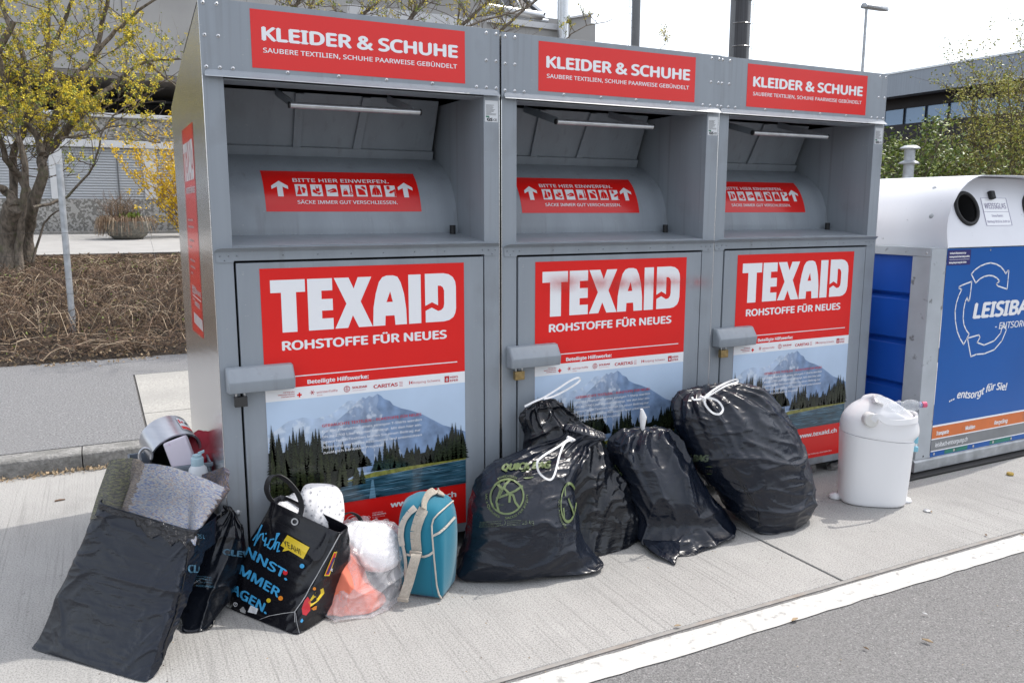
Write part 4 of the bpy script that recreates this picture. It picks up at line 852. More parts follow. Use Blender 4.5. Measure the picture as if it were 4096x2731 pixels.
b = MB(); b.box(-14, 7, 17.6, 17.8, 2.6, 6, 'dark_clad'); b.box(-14, 7, 15.3, 17.6, 3.0, 3.2, 'dark_clad'); bb(b, 'recess')
b = MB(); b.tube([(-14, 16.6, 3.72), (7, 16.6, 3.72)], .07, 'black_pipe', 10); bb(b, 'pipe', smooth=50)
xe = at(1390, 40, 15.5).x
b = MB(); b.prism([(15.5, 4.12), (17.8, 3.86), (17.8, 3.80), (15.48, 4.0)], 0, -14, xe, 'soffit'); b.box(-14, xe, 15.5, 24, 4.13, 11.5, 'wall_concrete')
for x in (-6.2, -2.9, .4, 3.7): b.box(x, x+.02, 15.493, 15.5, 4.14, 11.4, 'soffit')
bb(b, 'upper_storey')
cb = thing('parapet_building', (14, 26, 0), 'far concrete building with glass gable and flat parapet above the middle bin', 'building')
v = lambda x, y, Y=26: at(1400+x*.4677, y*.4677, Y)
b = MB(); p0, p1 = v(0, 40), v(1785, 265); b.box(p0.x-6, p1.x, 26, 40, 0, p1.z, 'wall_concrete'); bb(b, 'wall', cb)
b = MB(); b.box(p0.x-6, p1.x+.05, 25.9, 26.4, p1.z, p1.z+.22, 'white_trim'); bb(b, 'parapet_cap', cb)
q0, q1 = v(1490, 210, 30), v(1775, 165, 30); b = MB(); b.box(q0.x, q1.x+2, 30, 30.6, 5, q1.z, 'wall_concrete'); b.box(q0.x-5, q1.x, 30.6, 31, 5, q0.z+.15, 'white_trim'); bb(b, 'rear_wall', cb)
q0, q1 = v(1865, 150), v(2065, 118); b = MB(); b.prism([(q0.x, 4), (q0.x, q0.z-.05), (q1.x+.12, q1.z), (q1.x, 4)], 1, 26.2, 26.6, 'wall_concrete'); b.prism([(q0.x-.02, q0.z-.05), (q0.x-.02, q0.z+.02), (q1.x+.17, q1.z+.07), (q1.x+.17, q1.z)], 1, 26.1, 26.7, 'white_trim'); b.box(q1.x+.02, q1.x+.3, 26.8, 27.2, 4, v(2080, 300).z, 'wall_concrete'); bb(b, 'wing_wall', cb)
g0, g1, g2 = v(1170, 60, 28), v(1660, 130, 28), v(1555, -60, 28); g3 = v(1170, -200, 28)
b = MB(); b.add([(g0.x, 28, g0.z-.5), (g1.x, 28, g1.z-.1), (g2.x, 28.8, g2.z), (g3.x, 28.8, g3.z+1), (g0.x, 33, g0.z-.5), (g1.x, 33, g1.z-.1), (g2.x, 33, g2.z), (g3.x, 33, g3.z+1)], [(0,1,2,3),(1,5,6,2),(5,4,7,6),(4,0,3,7),(3,2,6,7)], 'dark_glass')
for t in (0, .33, .66, 1): p_ = Vector((g0.x, 27.98, g0.z-.5)).lerp(Vector((g1.x, 27.98, g1.z-.1)), t); q_ = Vector((g3.x, 28.78, g3.z+1)).lerp(Vector((g2.x, 28.78, g2.z)), t); b.tube([p_, q_], .045, 'steel', 6)
b.tube([(g1.x, 28, g1.z), (g2.x, 28.8, g2.z)], .1, 'steel', 6); bb(b, 'glass_gable', cb)
b = MB(); b.tube([v(1170, 65, 27.5), v(1640, 140, 27.5)], .17, 'steel', 12); b.tube([v(1170, 130, 27.6), v(1690, 185, 27.6)], .09, 'zinc', 8); bb(b, 'gutter_pipe', cb, smooth=50)
q0 = v(1168, 0, 25.5); b = MB(); b.box(q0.x-14, q0.x, 25.5, 25.9, 4, 13, 'wall_concrete'); b.box(q0.x-14, q0.x-.6, 25.4, 25.5, v(400, 90, 25.5).z-.3, v(400, 90, 25.5).z, 'white_trim'); b.box(q0.x-14, q0.x-1.2, 25.3, 25.5, 10.4, 11.2, 'dark_glass'); bb(b, 'stair_tower', cb)
ch = thing('flue_pipe', v(1820, 330, 25.6), 'shiny round metal flue pipe on the far concrete building', 'flue pipe'); ch.location.z = 5
b = MB(); r_ = (v(1862, 100, 25.6)-v(1778, 100, 25.6)).length/2
b.lathe((0, 0, 0), [(r_, 0)]+[(r_*(1.02 if k % 4 == 0 else 1), k*.09) for k in range(1, 80)], 'steel', 20); b.build('pipe', ch, 60)
def mast(name, lab, px0, px1, py, Y, mat, mat2, side):
    p = at((px0+px1)/2, py, Y); r_ = (at(px1, py, Y)-at(px0, py, Y)).length/2
    t = thing(name, (p.x, Y, 0), lab, 'mast'); b = MB(); b.tube([(0, 0, 0), (0, 0, 22)], r_, mat, 20); b.build('shaft', t, 60)
    if mat2: b = MB(); b.grid([[(r_*1.02*math.cos(R(200+k*8)), r_*1.02*math.sin(R(200+k*8)), z) for k in range(10)] for z in (0, 22)], mat2, False); [b.tube([(r_*1.05*math.cos(R(190+k*10)), r_*1.05*math.sin(R(190+k*10)), z) for k in range(14)], .02, 'steel', 4) for z in np.arange(4, 20, 1.1)]; b.build('cover', t)
    b = MB(); x = side*(r_+.12)
    for dx in (-.04, .12): b.tube([(x+dx*side, -.1, 0), (x+dx*side, -.1, 22)], .012, 'zinc', 5)
    for z in np.arange(2, 21, .3): b.tube([(x-.04*side, -.1, z), (x+.12*side, -.1, z)], .008, 'zinc', 4)
    b.build('ladder', t)
M('mast_grey', (.16, .165, .17), .6, var=(1, .1)); M('mast_dark', (.05, .05, .055), .5, stretch=(6, 6, .1), var=(3, .4))
mast('steel_mast', 'slimmer grey mast with a ladder on its left side', 2527, 2556, 150, 30, 'mast_grey', None, -1)
mast('steel_mast', 'thick dark mast with a ladder on its right side', 2925, 2986, 200, 30, 'mast_grey', 'mast_dark', 1)
pb = at(3445, 350, 12); lamp = thing('street_lamp', (pb.x, 12, 0), 'galvanised street lamp with a flat head above the third bin', 'street lamp')
ptop = at(3462, 32, 12); b = MB(); b.tube([(0, 0, 0), (0, 0, ptop.z)], [.045, .032], 'zinc', 12); b.build('pole', lamp, 60)
hh = ptop.z; b = MB(); b.grid([[(x, y*wd, hh+z) for y, z in ((-.10, 0), (-.11, .04), (-.06, .10), (.06, .10), (.11, .04), (.10, 0))] for x, wd, in ((-.12, .6), (-.10, .95), (.2, 1.05), (.6, .9), (.75, .4))], 'zinc', True, True); b.build('lamp_head', lamp, 40)
rb = thing('modern_hall', (45, 20, 0), 'modern hall with pale metal fascia over a dark ribbon-windowed wall', 'building')
b = MB(); b.box(45, 46, -40, 44, 8.47, 9.84, 'metal_clad'); b.box(44.95, 46.2, -40, 44, 9.84, 9.95, 'steel'); bb(b, 'fascia', rb)
b = MB(); b.box(46, 60, -40, 44, 8.5, 9.8, 'dark_clad'); b.box(46.5, 60, -40, 44, 7.86, 8.5, 'dark_clad'); b.box(46.5, 60, -40, 44, 0, 6.88, 'dark_clad'); bb(b, 'wall', rb)
for k in range(46):
    y = 43-k*1.55; b = MB(); b.box(46.62, 46.7, y-1.5, y, 6.88, 7.86, 'pane'); bb(b, 'window_pane', rb)
b = MB()
for k in range(46): b.box(46.5, 46.62, 43-k*1.55, 43.05-k*1.55, 6.88, 7.86, 'black_pipe')
bb(b, 'window_bars', rb)
vp = at(3640, 600, 2.3); vt = thing('vent_pipe', (vp.x, 2.3, .1), 'galvanised vent pipe with two round collars behind the bottle bank', 'vent pipe')
zt = at(3640, 592, 2.3).z-.1; z2 = at(3640, 652, 2.3).z-.1
b = MB(); b.tube([(0, 0, 0), (0, 0, zt)], .048, 'zinc', 18); b.build('pipe', vt, 60)
for z in (zt, z2): b = MB(); b.lathe((0, 0, z), [(.048, -.012), (.09, -.010), (.092, -.002), (.075, .010), (.05, .022), (.0001, .023)], 'zinc', 22); b.build('collar', vt, 60)

# ------------------------------------------------------------------ bags: lofted bodies relaxed as slack plastic film
def wave_noise(Pn, f, seed, n=22):
    r = np.random.RandomState(seed); out = np.zeros(Pn.shape[:-1])
    for i in range(n):
        k = r.normal(size=3); k /= np.linalg.norm(k); out += np.sin(Pn @ (k*f*r.uniform(.6, 1.6))+r.uniform(0, 6.28))
    return out/math.sqrt(n/2)
def loft(st, nu, nv, exp=2.4):
    """stations (L, R, front depth, back depth) -> grid [nv][nu]"""
    K = []
    for L, Rr, F, B in st:
        L, Rr = Vector(L), Vector(Rr); c = (L+Rr)/2; a = (Rr-L)/2; h = Vector((a.x, a.y, 0)); bk = Vector((-h.y, h.x, 0)).normalized()
        K.append(np.array([*c, *a, *bk, F, B]))
    K = np.array(K); d = np.linalg.norm(np.diff(K[:, :3], axis=0), axis=1)+np.abs(np.diff(np.linalg.norm(K[:, 3:6], axis=1)))*.8+1e-4; s = np.concatenate([[0], np.cumsum(d)])
    t = np.linspace(0, s[-1], nv); m = np.zeros_like(K)
    m[1:-1] = (K[2:]-K[:-2])/(s[2:]-s[:-2])[:, None]; m[0] = (K[1]-K[0])/d[0]; m[-1] = (K[-1]-K[-2])/d[-1]
    V = np.zeros((nv, nu, 3)); th = np.linspace(0, 2*np.pi, nu, endpoint=False)
    cs, sn = np.cos(th), np.sin(th); cx = np.sign(cs)*np.abs(cs)**(2/exp); sx = np.sign(sn)*np.abs(sn)**(2/exp)
    for j, tj in enumerate(t):
        i = min(np.searchsorted(s, tj, 'right')-1, len(s)-2); h = s[i+1]-s[i]; u = (tj-s[i])/h
        q = (2*u**3-3*u**2+1)*K[i]+(u**3-2*u**2+u)*h*m[i]+(-2*u**3+3*u**2)*K[i+1]+(u**3-u**2)*h*m[i+1]
        dep = np.where(sx > 0, max(q[10], .002), max(q[9], .002))
        V[j] = q[:3]+q[3:6]*cx[:, None]+q[6:9]*(sx*dep)[:, None]
    return V
def normals(V):
    du = np.roll(V, -1, 1)-np.roll(V, 1, 1); dv = np.gradient(V, axis=0); n = np.cross(du, dv); l = np.linalg.norm(n, axis=2, keepdims=True); return n/np.maximum(l, 1e-9)
def crumple(V, su=1.04, sv=1.06, it=90, seed=0, amp=.005, kt=.02, kb=.10, ymax=None, zmin=.003, freq=26, lim=.03):
    nv, nu, _ = V.shape; V = V.copy(); V[..., 2] = np.maximum(V[..., 2], zmin)
    if ymax is not None: V[..., 1] = np.minimum(V[..., 1], ymax)
    su = np.broadcast_to(np.asarray(su, float).reshape(-1, 1) if np.ndim(su) else su, (nv, 1)); sv = np.broadcast_to(np.asarray(sv, float).reshape(-1, 1) if np.ndim(sv) else sv, (nv, 1))
    ru = np.linalg.norm(np.roll(V, -1, 1)-V, axis=2)*su; rv = np.linalg.norm(V[1:]-V[:-1], axis=2)*sv[:-1]
    N = normals(V); sgn = 1
    X = V+N*((wave_noise(V, freq, seed)*.6+wave_noise(V, freq*2.3, seed+1)*.3+wave_noise(V, freq*.45, seed+2)*.7)*amp)[..., None]
    X[0] = V[0]; X[-1] = V[-1]
    for k in range(it):
        for par in (0, 1):
            i = np.arange(par, nu, 2); j = (i+1) % nu
            d = X[:, j]-X[:, i]; l = np.linalg.norm(d, axis=2)+1e-9; c = ((l-ru[:, i])/l*.5)[..., None]*d*.7; X[:, i] += c; X[:, j] -= c
            i = np.arange(par, nv-1, 2); d = X[i+1]-X[i]; l = np.linalg.norm(d, axis=2)+1e-9; c = ((l-rv[i])/l*.5)[..., None]*d*.7; X[i] += c; X[i+1] -= c
        D = X-V; lap = (np.roll(D, 1, 1)+np.roll(D, -1, 1))*.25; lap[1:-1] += (D[2:]+D[:-2])*.25; lap[0] = D[0]; lap[-1] = D[-1]
        D = D+kb*(lap-D); h = (D*N).sum(2, keepdims=True); D = D-N*(h-np.clip(h, -lim, lim*.4)); X = V+D*(1-kt)
        X[..., 2] = np.maximum(X[..., 2], zmin)
        if ymax is not None: X[..., 1] = np.minimum(X[..., 1], ymax)
    return X
def creases(V, seed, amp=.012, scale=7.0, axis=(0, 0, 1), stretch=.45, n=3):
    """large folds of slack film: warped, stretched ridges (sharp crest, soft flank)"""
    r = np.random.RandomState(seed); N = normals(V); ax = np.array(axis, float); ax /= np.linalg.norm(ax); h = np.zeros(V.shape[:2])
    Q = V - (V @ ax)[..., None]*ax*(1-stretch)
    Q = Q + np.stack([wave_noise(V, 9, seed+40+i)*.035 for i in range(3)], -1)
    for k in range(n):
        f = scale*6.28*(1.75**k)*.5; w = wave_noise(Q, f, seed+60+k, 14); ridge = np.exp(-np.abs(w)*2.6); h += (ridge-.42)*amp*(.62**k)
    j = np.arange(V.shape[0])/(V.shape[0]-1); fade = np.clip(np.minimum(j/.05, (1-j)/.05), 0, 1)[:, None]
    return V+N*(h*fade)[..., None]
def pleat(V, k, j0, depth, seed=0, sharp=1.5):
    """gathers towards a tied neck: radial folds growing towards row j0"""
    nv, nu, _ = V.shape; r = np.random.RandomState(seed); th = np.linspace(0, 2*np.pi, nu, endpoint=False); ph = k*th+.7*np.sin(2*th+r.uniform(0, 6))+.5*np.sin(5*th+r.uniform(0, 6)); N = normals(V); j = np.arange(nv)
    wgt = np.exp(-np.abs(j-j0)/(nv*.10)); return V+N*((np.sin(ph)+.4*np.sin(1.7*ph+1))[None]*wgt[:, None]*depth)[..., None]
def film_obj(name, X, mat, parent=None, sub=1, smooth=180):
    b = MB(); b.grid(X, mat); o = b.build(name, parent, smooth)
    if sub: m = o.modifiers.new('sub', 'SUBSURF'); m.levels = sub; m.render_levels = sub
    return o
def bvh_of(X):
    nv, nu, _ = X.shape; return BVHTree.FromPolygons([tuple(p) for p in X.reshape(-1, 3)], [(j*nu+i, j*nu+(i+1) % nu, (j+1)*nu+(i+1) % nu, (j+1)*nu+i) for j in range(nv-1) for i in range(nu)])
def pix(bv, ax, off=.0042):
    def fn(x, z, h):
        px, py = ax(x, z); d = ray(px*DD, py*DD).normalized(); p, n, i, l = bv.ray_cast(CAM, d)
        if p is None: return (float('nan'),)*3
        if n.dot(d) > 0: n = -n
        return tuple(p+n*(off+h))
    return fn
def finish(P, name, parent, lim=.12):
    nf, nm = [], []
    for f, m in zip(P.f, P.m):
        q = [Vector(P.v[i]) for i in f]
        if any(c != c for p in q for c in p): continue
        if max((q[i]-q[i-1]).length for i in range(len(q))) > lim: continue
        nf.append(f); nm.append(m)
    used = sorted({i for f in nf for i in f}); mp = {o_: k for k, o_ in enumerate(used)}; P.v = [P.v[i] for i in used]; P.f = [tuple(mp[i] for i in f) for f in nf]; P.m = nm
    return P.build(name, parent)
M('bag_print', (.115, .155, .06), .45, stain=(40, .5, .8, (.07, .09, .045), .6)); M('bag_print_dim', (.10, .13, .075), .5, stain=(60, .4, .7, (.03, .04, .035), .8)); M('blue_bag_print', (.05, .13, .20), .4, stain=(50, .45, .7, (.02, .04, .06), .7)); M('tie_white', (.78, .78, .78), .4, var=(60, .06))
def tie(name, pts, w, parent, wv=(.3, -.2, 1)):
    b = MB(); path = []; P_ = [Vector(p) for p in pts]
    for i in range(len(P_)-1):
        p0, p1, p2, p3 = P_[max(0, i-1)], P_[i], P_[i+1], P_[min(len(P_)-1, i+2)]
        for k in range(5): t = k/5; path.append(.5*((2*p1)+(p2-p0)*t+(2*p0-5*p1+4*p2-p3)*t*t+(3*p1-p0-3*p2+p3)*t**3))
    path.append(P_[-1]); ws, ns = [], []
    for i, p in enumerate(path):
        t = (path[min(i+1, len(path)-1)]-path[max(0, i-1)]).normalized(); vd = (p-CAM).normalized(); wd = t.cross(vd+Vector((.35*math.sin(i*.5), .3, .3*math.cos(i*.37)))).normalized(); ws.append(wd*w); ns.append(wd.cross(t).normalized())
    b.ribbon(path, ws, ns, 'tie_white', .0022); return b.build(name, parent, 50)
def bag(name, label, st, mat, seed, group=None, nu=140, nv=110, exp=2.3, ymax=-.006, cat='bin bag', pl=None, cz=(.017, 5.2, (.3, 0, 1), .45), **kw):
    V = loft(st, nu, nv, exp)
    if pl: V = pleat(V, *pl)
    if cz: V = creases(V, seed*7, *cz)
    X = crumple(V, seed=seed, ymax=ymax, **kw); c = X.reshape(-1, 3).mean(0); t = thing(name, (c[0], c[1], 0), label, cat, group)
    o = film_obj('film', X-np.array([c[0], c[1], 0]), mat, t)
    return t, X, Vector((-c[0], -c[1], 0))
def sub(mb, name, t, **k):
    o = mb.build(name, t, **k); o.matrix_parent_inverse = Matrix.Translation(-t.location); return o
def fsub(P, name, t, lim=.12): o = finish(P, name, t, lim); o.matrix_parent_inverse = Matrix.Translation(-t.location); return o
def tsub(name, pts, w, t): o = tie(name, pts, w, t); o.matrix_parent_inverse = Matrix.Translation(-t.location); return o
GB = 'black plastic rubbish bags leaning against the bins'
ZA = lambda x, y: ((1800+x*.5739)/DD, (1450+y*.5739)/DD)                # close-up frames used to read off the bags
ZB = lambda x, y: ((2400+x*.5231)/DD, (1480+y*.5231)/DD)
ZC = lambda x, y: ((850+x*.4782)/DD, (1850+y*.4782)/DD)
ZD = lambda x, y: ((100+x*.574)/DD, (1780+y*.574)/DD)
ZE = lambda x, y: ((1500+x*.3509)/DD, (1900+y*.3509)/DD)

# front bag with the printed emblem
st = [(G(1150, 1322, .004), G(1300, 1310, .004), .03, .10), (G(1050, 1318, .018), G(1386, 1297, .02), .085, .2), (A(1056, 1290, -.27), A(1372, 1275, -.40), .13, .2), (A(1070, 1235, -.25), A(1336, 1225, -.35), .165, .18), (A(1080, 1150, -.22), A(1324, 1165, -.31), .175, .16), (A(1104, 1090, -.19), A(1320, 1110, -.29), .15, .13), (A(1165, 1052, -.17), A(1338, 1062, -.27), .11, .10), (A(1232, 1024, -.17), A(1352, 1040, -.25), .065, .07), (A(1282, 1006, -.19), A(1352, 1024, -.23), .028, .03), (A(1296, 994, -.19), A(1368, 1014, -.23), .026, .03), (A(1294, 980, -.18), A(1390, 1004, -.23), .036, .036), (A(1304, 972, -.18), A(1384, 992, -.22), .014, .014)]
t, X, o_ = bag('rubbish_bag', 'black rubbish bag printed with a green round emblem, spread wide on the concrete', st, 'black_film', 1, GB, su=1.05, sv=1.07, amp=.005, pl=(15, 92, .008), lim=.03, cz=(.010, 5., (1, -.3, .3), .4))
bv = bvh_of(X)
cx, cy, rr = *ZA(398, 935), 38.5
axc = lambda sxx: (lambda x, z: (cx+(x*sxx+z*.06)*rr, cy-(z*1.03-x*.02)*rr))
P = Print(pix(bv, axc(.98)))
P.ring(0, 0, .93, 1.04, 'bag_print', 0, 48)
for pl_ in ([(-.55,.78),(-.42,.35),(-.62,-.3),(-.45,-.85)],[(-.62,-.1),(-.1,.1),(.45,.35),(.86,.62)],[(-.28,.92),(-.2,.45),(.15,.15),(.15,-.3),(-.05,-.95)],[(-.05,.2),(.35,.1),(.5,-.3),(.78,-.62)],[(.15,.98),(-.15,.7),(-.25,.45)],[(-.62,.72),(-.3,.45),(-.45,.1)]): P.line(pl_, .13, 'bag_print', 1)
def arc(body, r_, a0, a1, h, inward=False):
    def path(x, z):
        a = R(a0+(a1-a0)*x) ; q = r_+(z if not inward else -z); return (q*math.cos(a), q*math.sin(a))
    P.text(body, 0, 0, h, 'bag_print', 1.0, 1, .04, path=path)
arc('KEHRICHTSACK', 1.1, 122, 62, .14); arc('SAC A ORDURES', 1.28, 172, 252, .15, True); arc('SACCO PER RIFIUTI', 1.28, 268, 366, .15, True)
P.text('27380', -.5, -.5, .1, 'bag_print', None, 1)
fsub(P, 'emblem_print', t, .05)
def axq(x, z): return (ZA(360, 755)[0]+x*.99-z*.0, ZA(360, 755)[1]-z-x*.06)
P = Print(pix(bv, axq)); P.text('QUICK BAG', 0, 0, 17, 'bag_print', 110, 1, .25, slant=.3); P.line([(-16, -7), (42, -5)], 2.2, 'bag_print', 1)
P.poly([(60+18.5*math.cos(k*.314), -12+10*math.sin(k*.314)) for k in range(20)], 'bag_print', 1); P.text('110L', 60, -16, 8.5, 'rubber', 22, 3, .15, 'C', slant=.2)
for i, (s_, wd) in enumerate((('Hergestellt aus Polyethylen', 50), ('Ce sac est en polyéthylène', 48), ('Questo sacco è di polietilene', 55))): P.text(s_, -49+i*-1, -116-i*4.7, 2.9, 'bag_print_dim', wd, 1, .06, slant=.15)
for i, (s_, wd) in enumerate((('Maximalgewicht', 32), ('poids maximal', 28), ('peso massimo', 28))): P.text(s_, 13, -117-i*4.7, 2.9, 'bag_print_dim', wd, 1, .06, slant=.15)
P.text('25 kg', 47, -126, 11, 'bag_print_dim', 27, 1, .02); P.line([(7, -113), (9.5, -119), (7, -125)], .9, 'bag_print_dim', 1)
fsub(P, 'lettering', t, .05)
cx, cy = ZA(822, 975); rr = 40; P = Print(pix(bv, lambda x, z: (cx+(x*.44+z*.05)*rr, cy-z*1.12*rr))); P.ring(0, 0, .9, 1.05, 'bag_print', 0, 40)
for pl_ in ([(-.55,.78),(-.42,.35),(-.62,-.3),(-.45,-.85)],[(-.62,-.1),(.45,.35),(.86,.62)],[(-.28,.92),(.15,.15),(-.05,-.95)],[(-.05,.2),(.5,-.3),(.78,-.62)]): P.line(pl_, .15, 'bag_print', 1)
arc('SAC A ORDURES', 1.3, 172, 262, .16, True); fsub(P, 'side_emblem_print', t, .05)
N1 = lambda x, y, Y: A(*ZA(x, y), Y)
tsub('tie_cord', [N1(835, 525, -.27), N1(760, 580, -.33), N1(655, 645, -.40), N1(608, 695, -.42), N1(625, 770, -.425), N1(690, 815, -.425), N1(728, 780, -.42), N1(765, 640, -.37), N1(800, 560, -.31), N1(850, 535, -.28)], .008, t)
b = MB(); b.tube([N1(818, 520, -.26), N1(850, 540, -.28), N1(868, 538, -.27)], [.008, .011, .005], 'tie_white', 8); sub(b, 'knot', t, smooth=60)
# bag behind it
st = [((1.27, -.24, .004), (1.62, -.28, .004), .05, .08), ((1.2, -.2, .04), A(1450, 1248, -.22), .14, .13), (A(1225, 1200, -.15), A(1469, 1190, -.2), .155, .12), (A(1213, 1120, -.12), A(1456, 1130, -.18), .15, .11), (A(1206, 1050, -.11), A(1408, 1060, -.15), .12, .10), (A(1205, 1000, -.1), A(1378, 1008, -.13), .09, .085), (A(1199, 962, -.09), A(1328, 958, -.11), .06, .07), (A(1208, 940, -.08), A(1298, 934, -.1), .035, .045), (A(1222, 930, -.08), A(1283, 922, -.1), .025, .03), (A(1226, 922, -.08), A(1275, 916, -.09), .012, .012)]
t, X, o_ = bag('rubbish_bag', 'black shiny rubbish bag behind the emblem bag, with a tall white tie loop', st, 'shiny_film', 2, GB, su=1.05, sv=1.08, amp=.007, pl=(11, 96, .010), lim=.035)
tsub('tie_cord', [N1(520, 305, -.12), N1(590, 270, -.12), N1(650, 245, -.11), N1(740, 190, -.10), N1(840, 125, -.09), N1(895, 105, -.08), N1(900, 130, -.08), N1(820, 185, -.09), N1(720, 235, -.10), N1(655, 252, -.12)], .008, t)
# stubby bag in the middle
st = [(G(1500, 1268, .004), G(1600, 1268, .004), .04, .1), (G(1466, 1238, .025), G(1686, 1214, .025), .11, .15), (A(1458, 1190, -.27), A(1668, 1178, -.32), .14, .16), (A(1440, 1130, -.24), A(1626, 1128, -.29), .15, .15), (A(1420, 1080, -.21), A(1598, 1080, -.26), .14, .13), (A(1406, 1042, -.19), A(1576, 1040, -.23), .12, .11), (A(1410, 1014, -.18), A(1560, 1005, -.21), .09, .09), (A(1432, 994, -.18), A(1545, 985, -.20), .06, .06), (A(1452, 984, -.18), A(1528, 980, -.19), .035, .035), (A(1462, 984, -.18), A(1515, 981, -.19), .012, .012)]
t, X, o_ = bag('rubbish_bag', 'slumped black rubbish bag with a short stubby white tie sticking straight up', st, 'black_film', 3, GB, su=1.05, sv=1.07, amp=.006, pl=(9, 92, .013), lim=.04, cz=(.014, 5., (.5, 0, 1), .4))
bv = bvh_of(X); P = Print(pix(bv, lambda x, z: (ZB(150, 850)[0]+x*.55+z*.2, ZB(150, 850)[1]-z+x*.75))); P.poly([(15*math.cos(k*.314), 9*math.sin(k*.314)) for k in range(20)], 'bag_print', 1); P.text('110L', 0, -3, 6, 'rubber', 16, 3, .15, 'C'); P.text('QUICK', -24, 12, 11, 'bag_print', 30, 1, .2); fsub(P, 'lettering', t, .05)
N2 = lambda x, y, Y: A(*ZB(x, y), Y)
b = MB(); b.tube([N2(335, 490, -.20), N2(325, 430, -.20), N2(330, 360, -.20), N2(318, 298, -.20)], [.006, .011, .017, .006], 'tie_white', 10); sub(b, 'tie_stub', t, smooth=60)
b = MB(); b.tube([N2(590, 590, -.2), N2(640, 590, -.19), N2(690, 588, -.18), N2(718, 585, -.18)], [.008, .015, .013, .004], 'tie_white', 8); sub(b, 'tie_end', t, smooth=60)
c0 = Vector(G(1549, 1299)); cst = []
for s_, wd, hz, dp in ((0, .004, .006, .004), (.03, .022, .012, .012), (.08, .055, .026, .022), (.16, .075, .035, .03), (.24, .06, .04, .03)):
    q = c0+Vector((.30, .95, 0)).normalized()*s_; q.z = hz; e_ = Vector((.95, -.30, .1))*wd; cst.append((q-e_, q+e_, dp, dp))
V = loft(cst, 60, 40, 2.0); V = creases(V, 91, .007, 9., (.5, .8, .2), .3); V[..., 2] = np.maximum(V[..., 2], .003); b = MB(); b.grid(V, 'black_film'); sub(b, 'corner_fold', t, smooth=180)
# the big right-hand bag
st = [(G(1738, 1222, .004), G(1788, 1220, .004), .03, .08), (A(1704, 1196, -.40), A(1822, 1197, -.40), .12, .14), (A(1670, 1152, -.35), A(1845, 1142, -.35), .18, .18), (A(1630, 1105, -.31), A(1838, 1072, -.31), .205, .19), (A(1590, 1050, -.27), A(1815, 1002, -.27), .21, .19), (A(1566, 990, -.24), A(1786, 942, -.24), .19, .18), (A(1557, 946, -.22), A(1748, 896, -.22), .15, .15), (A(1562, 918, -.20), A(1708, 882, -.21), .11, .11), (A(1578, 902, -.20), A(1672, 884, -.20), .06, .07), (A(1596, 896, -.2), A(1650, 886, -.2), .02, .03)]
t, X, o_ = bag('rubbish_bag', 'largest black rubbish bag, stuffed round and leaning below the right poster', st, 'black_film', 4, GB, su=1.04, sv=1.08, amp=.005, pl=(17, 104, .011), lim=.03, nv=124, cz=(.010, 6., (1, -.2, -.55), .35))
bv = bvh_of(X); P = Print(pix(bv, lambda x, z: (ZB(650, 690)[0]+x, ZB(650, 690)[1]-z+x*.02))); P.text('QUICK BAG', -38, 0, 17, 'bag_print_dim', 90, 1, .2, slant=.2); P.line([(-10, -6), (60, -4)], 1.6, 'bag_print_dim', 1); P.poly([(56+14*math.cos(k*.314), -20+9*math.sin(k*.314)) for k in range(20)], 'bag_print', 1); P.text('110L', 56, -24, 7, 'rubber', 18, 3, .15, 'C', slant=.2); fsub(P, 'lettering', t, .05)
P = Print(pix(bv, lambda x, z: ZB(x, z), .0015))
sm = [(810, 390), (850, 470), (910, 590), (960, 660), (1000, 740), (1060, 830), (1110, 930), (1160, 1020), (1205, 1090), (1225, 1190)]
P.line(sm, 5, 'rubber', 1); P.line([(x+16, y-6) for x, y in sm[3:9]], 4, 'rubber', 1); fsub(P, 'seam', t, .2)
tsub('tie_cord', [N2(790, 215, -.38), N2(830, 180, -.38), N2(900, 130, -.36), N2(980, 90, -.33), N2(1045, 72, -.31), N2(1048, 92, -.31), N2(960, 120, -.34), N2(860, 180, -.38), N2(790, 215, -.39), N2(720, 225, -.39), N2(705, 205, -.38)], .008, t)
tsub('tie_cord', [N2(795, 218, -.39), N2(810, 270, -.41), N2(860, 325, -.42), N2(915, 335, -.42), N2(940, 295, -.41), N2(905, 240, -.40), N2(850, 215, -.39), N2(795, 212, -.385)], .009, t)
b = MB(); b.tube([N2(770, 205, -.37), N2(790, 215, -.395), N2(800, 235, -.39)], [.007, .010, .007], 'tie_white', 8); sub(b, 'knot', t, smooth=60)
# small knotted bag between rug bag and tote
N4 = lambda x, y, Y: A(*ZD(x, y), Y)
st = [(G(415, 1446, .004), G(490, 1436, .004), .03, .09), (G(408, 1424, .03), A(505, 1408, -.17), .055, .11), (A(424, 1360, -.14), A(536, 1360, -.12), .07, .09), (A(440, 1300, -.11), A(560, 1300, -.08), .07, .06), (A(466, 1245, -.085), A(567, 1250, -.065), .06, .05), (A(492, 1205, -.075), A(563, 1215, -.06), .045, .035), (A(512, 1185, -.07), A(550, 1195, -.06), .03, .025), (A(522, 1172, -.07), A(543, 1182, -.06), .014, .014), (A(514, 1164, -.07), A(535, 1170, -.06), .016, .014), (A(516, 1160, -.07), A(530, 1163, -.06), .006, .006)]
t, X, o_ = bag('rubbish_bag', 'small knotted black rubbish bag squeezed between the rug bag and the printed tote', st, 'shiny_film', 6, GB, nu=110, nv=90, su=1.05, sv=1.08, amp=.006, pl=(10, 74, .009), lim=.03)
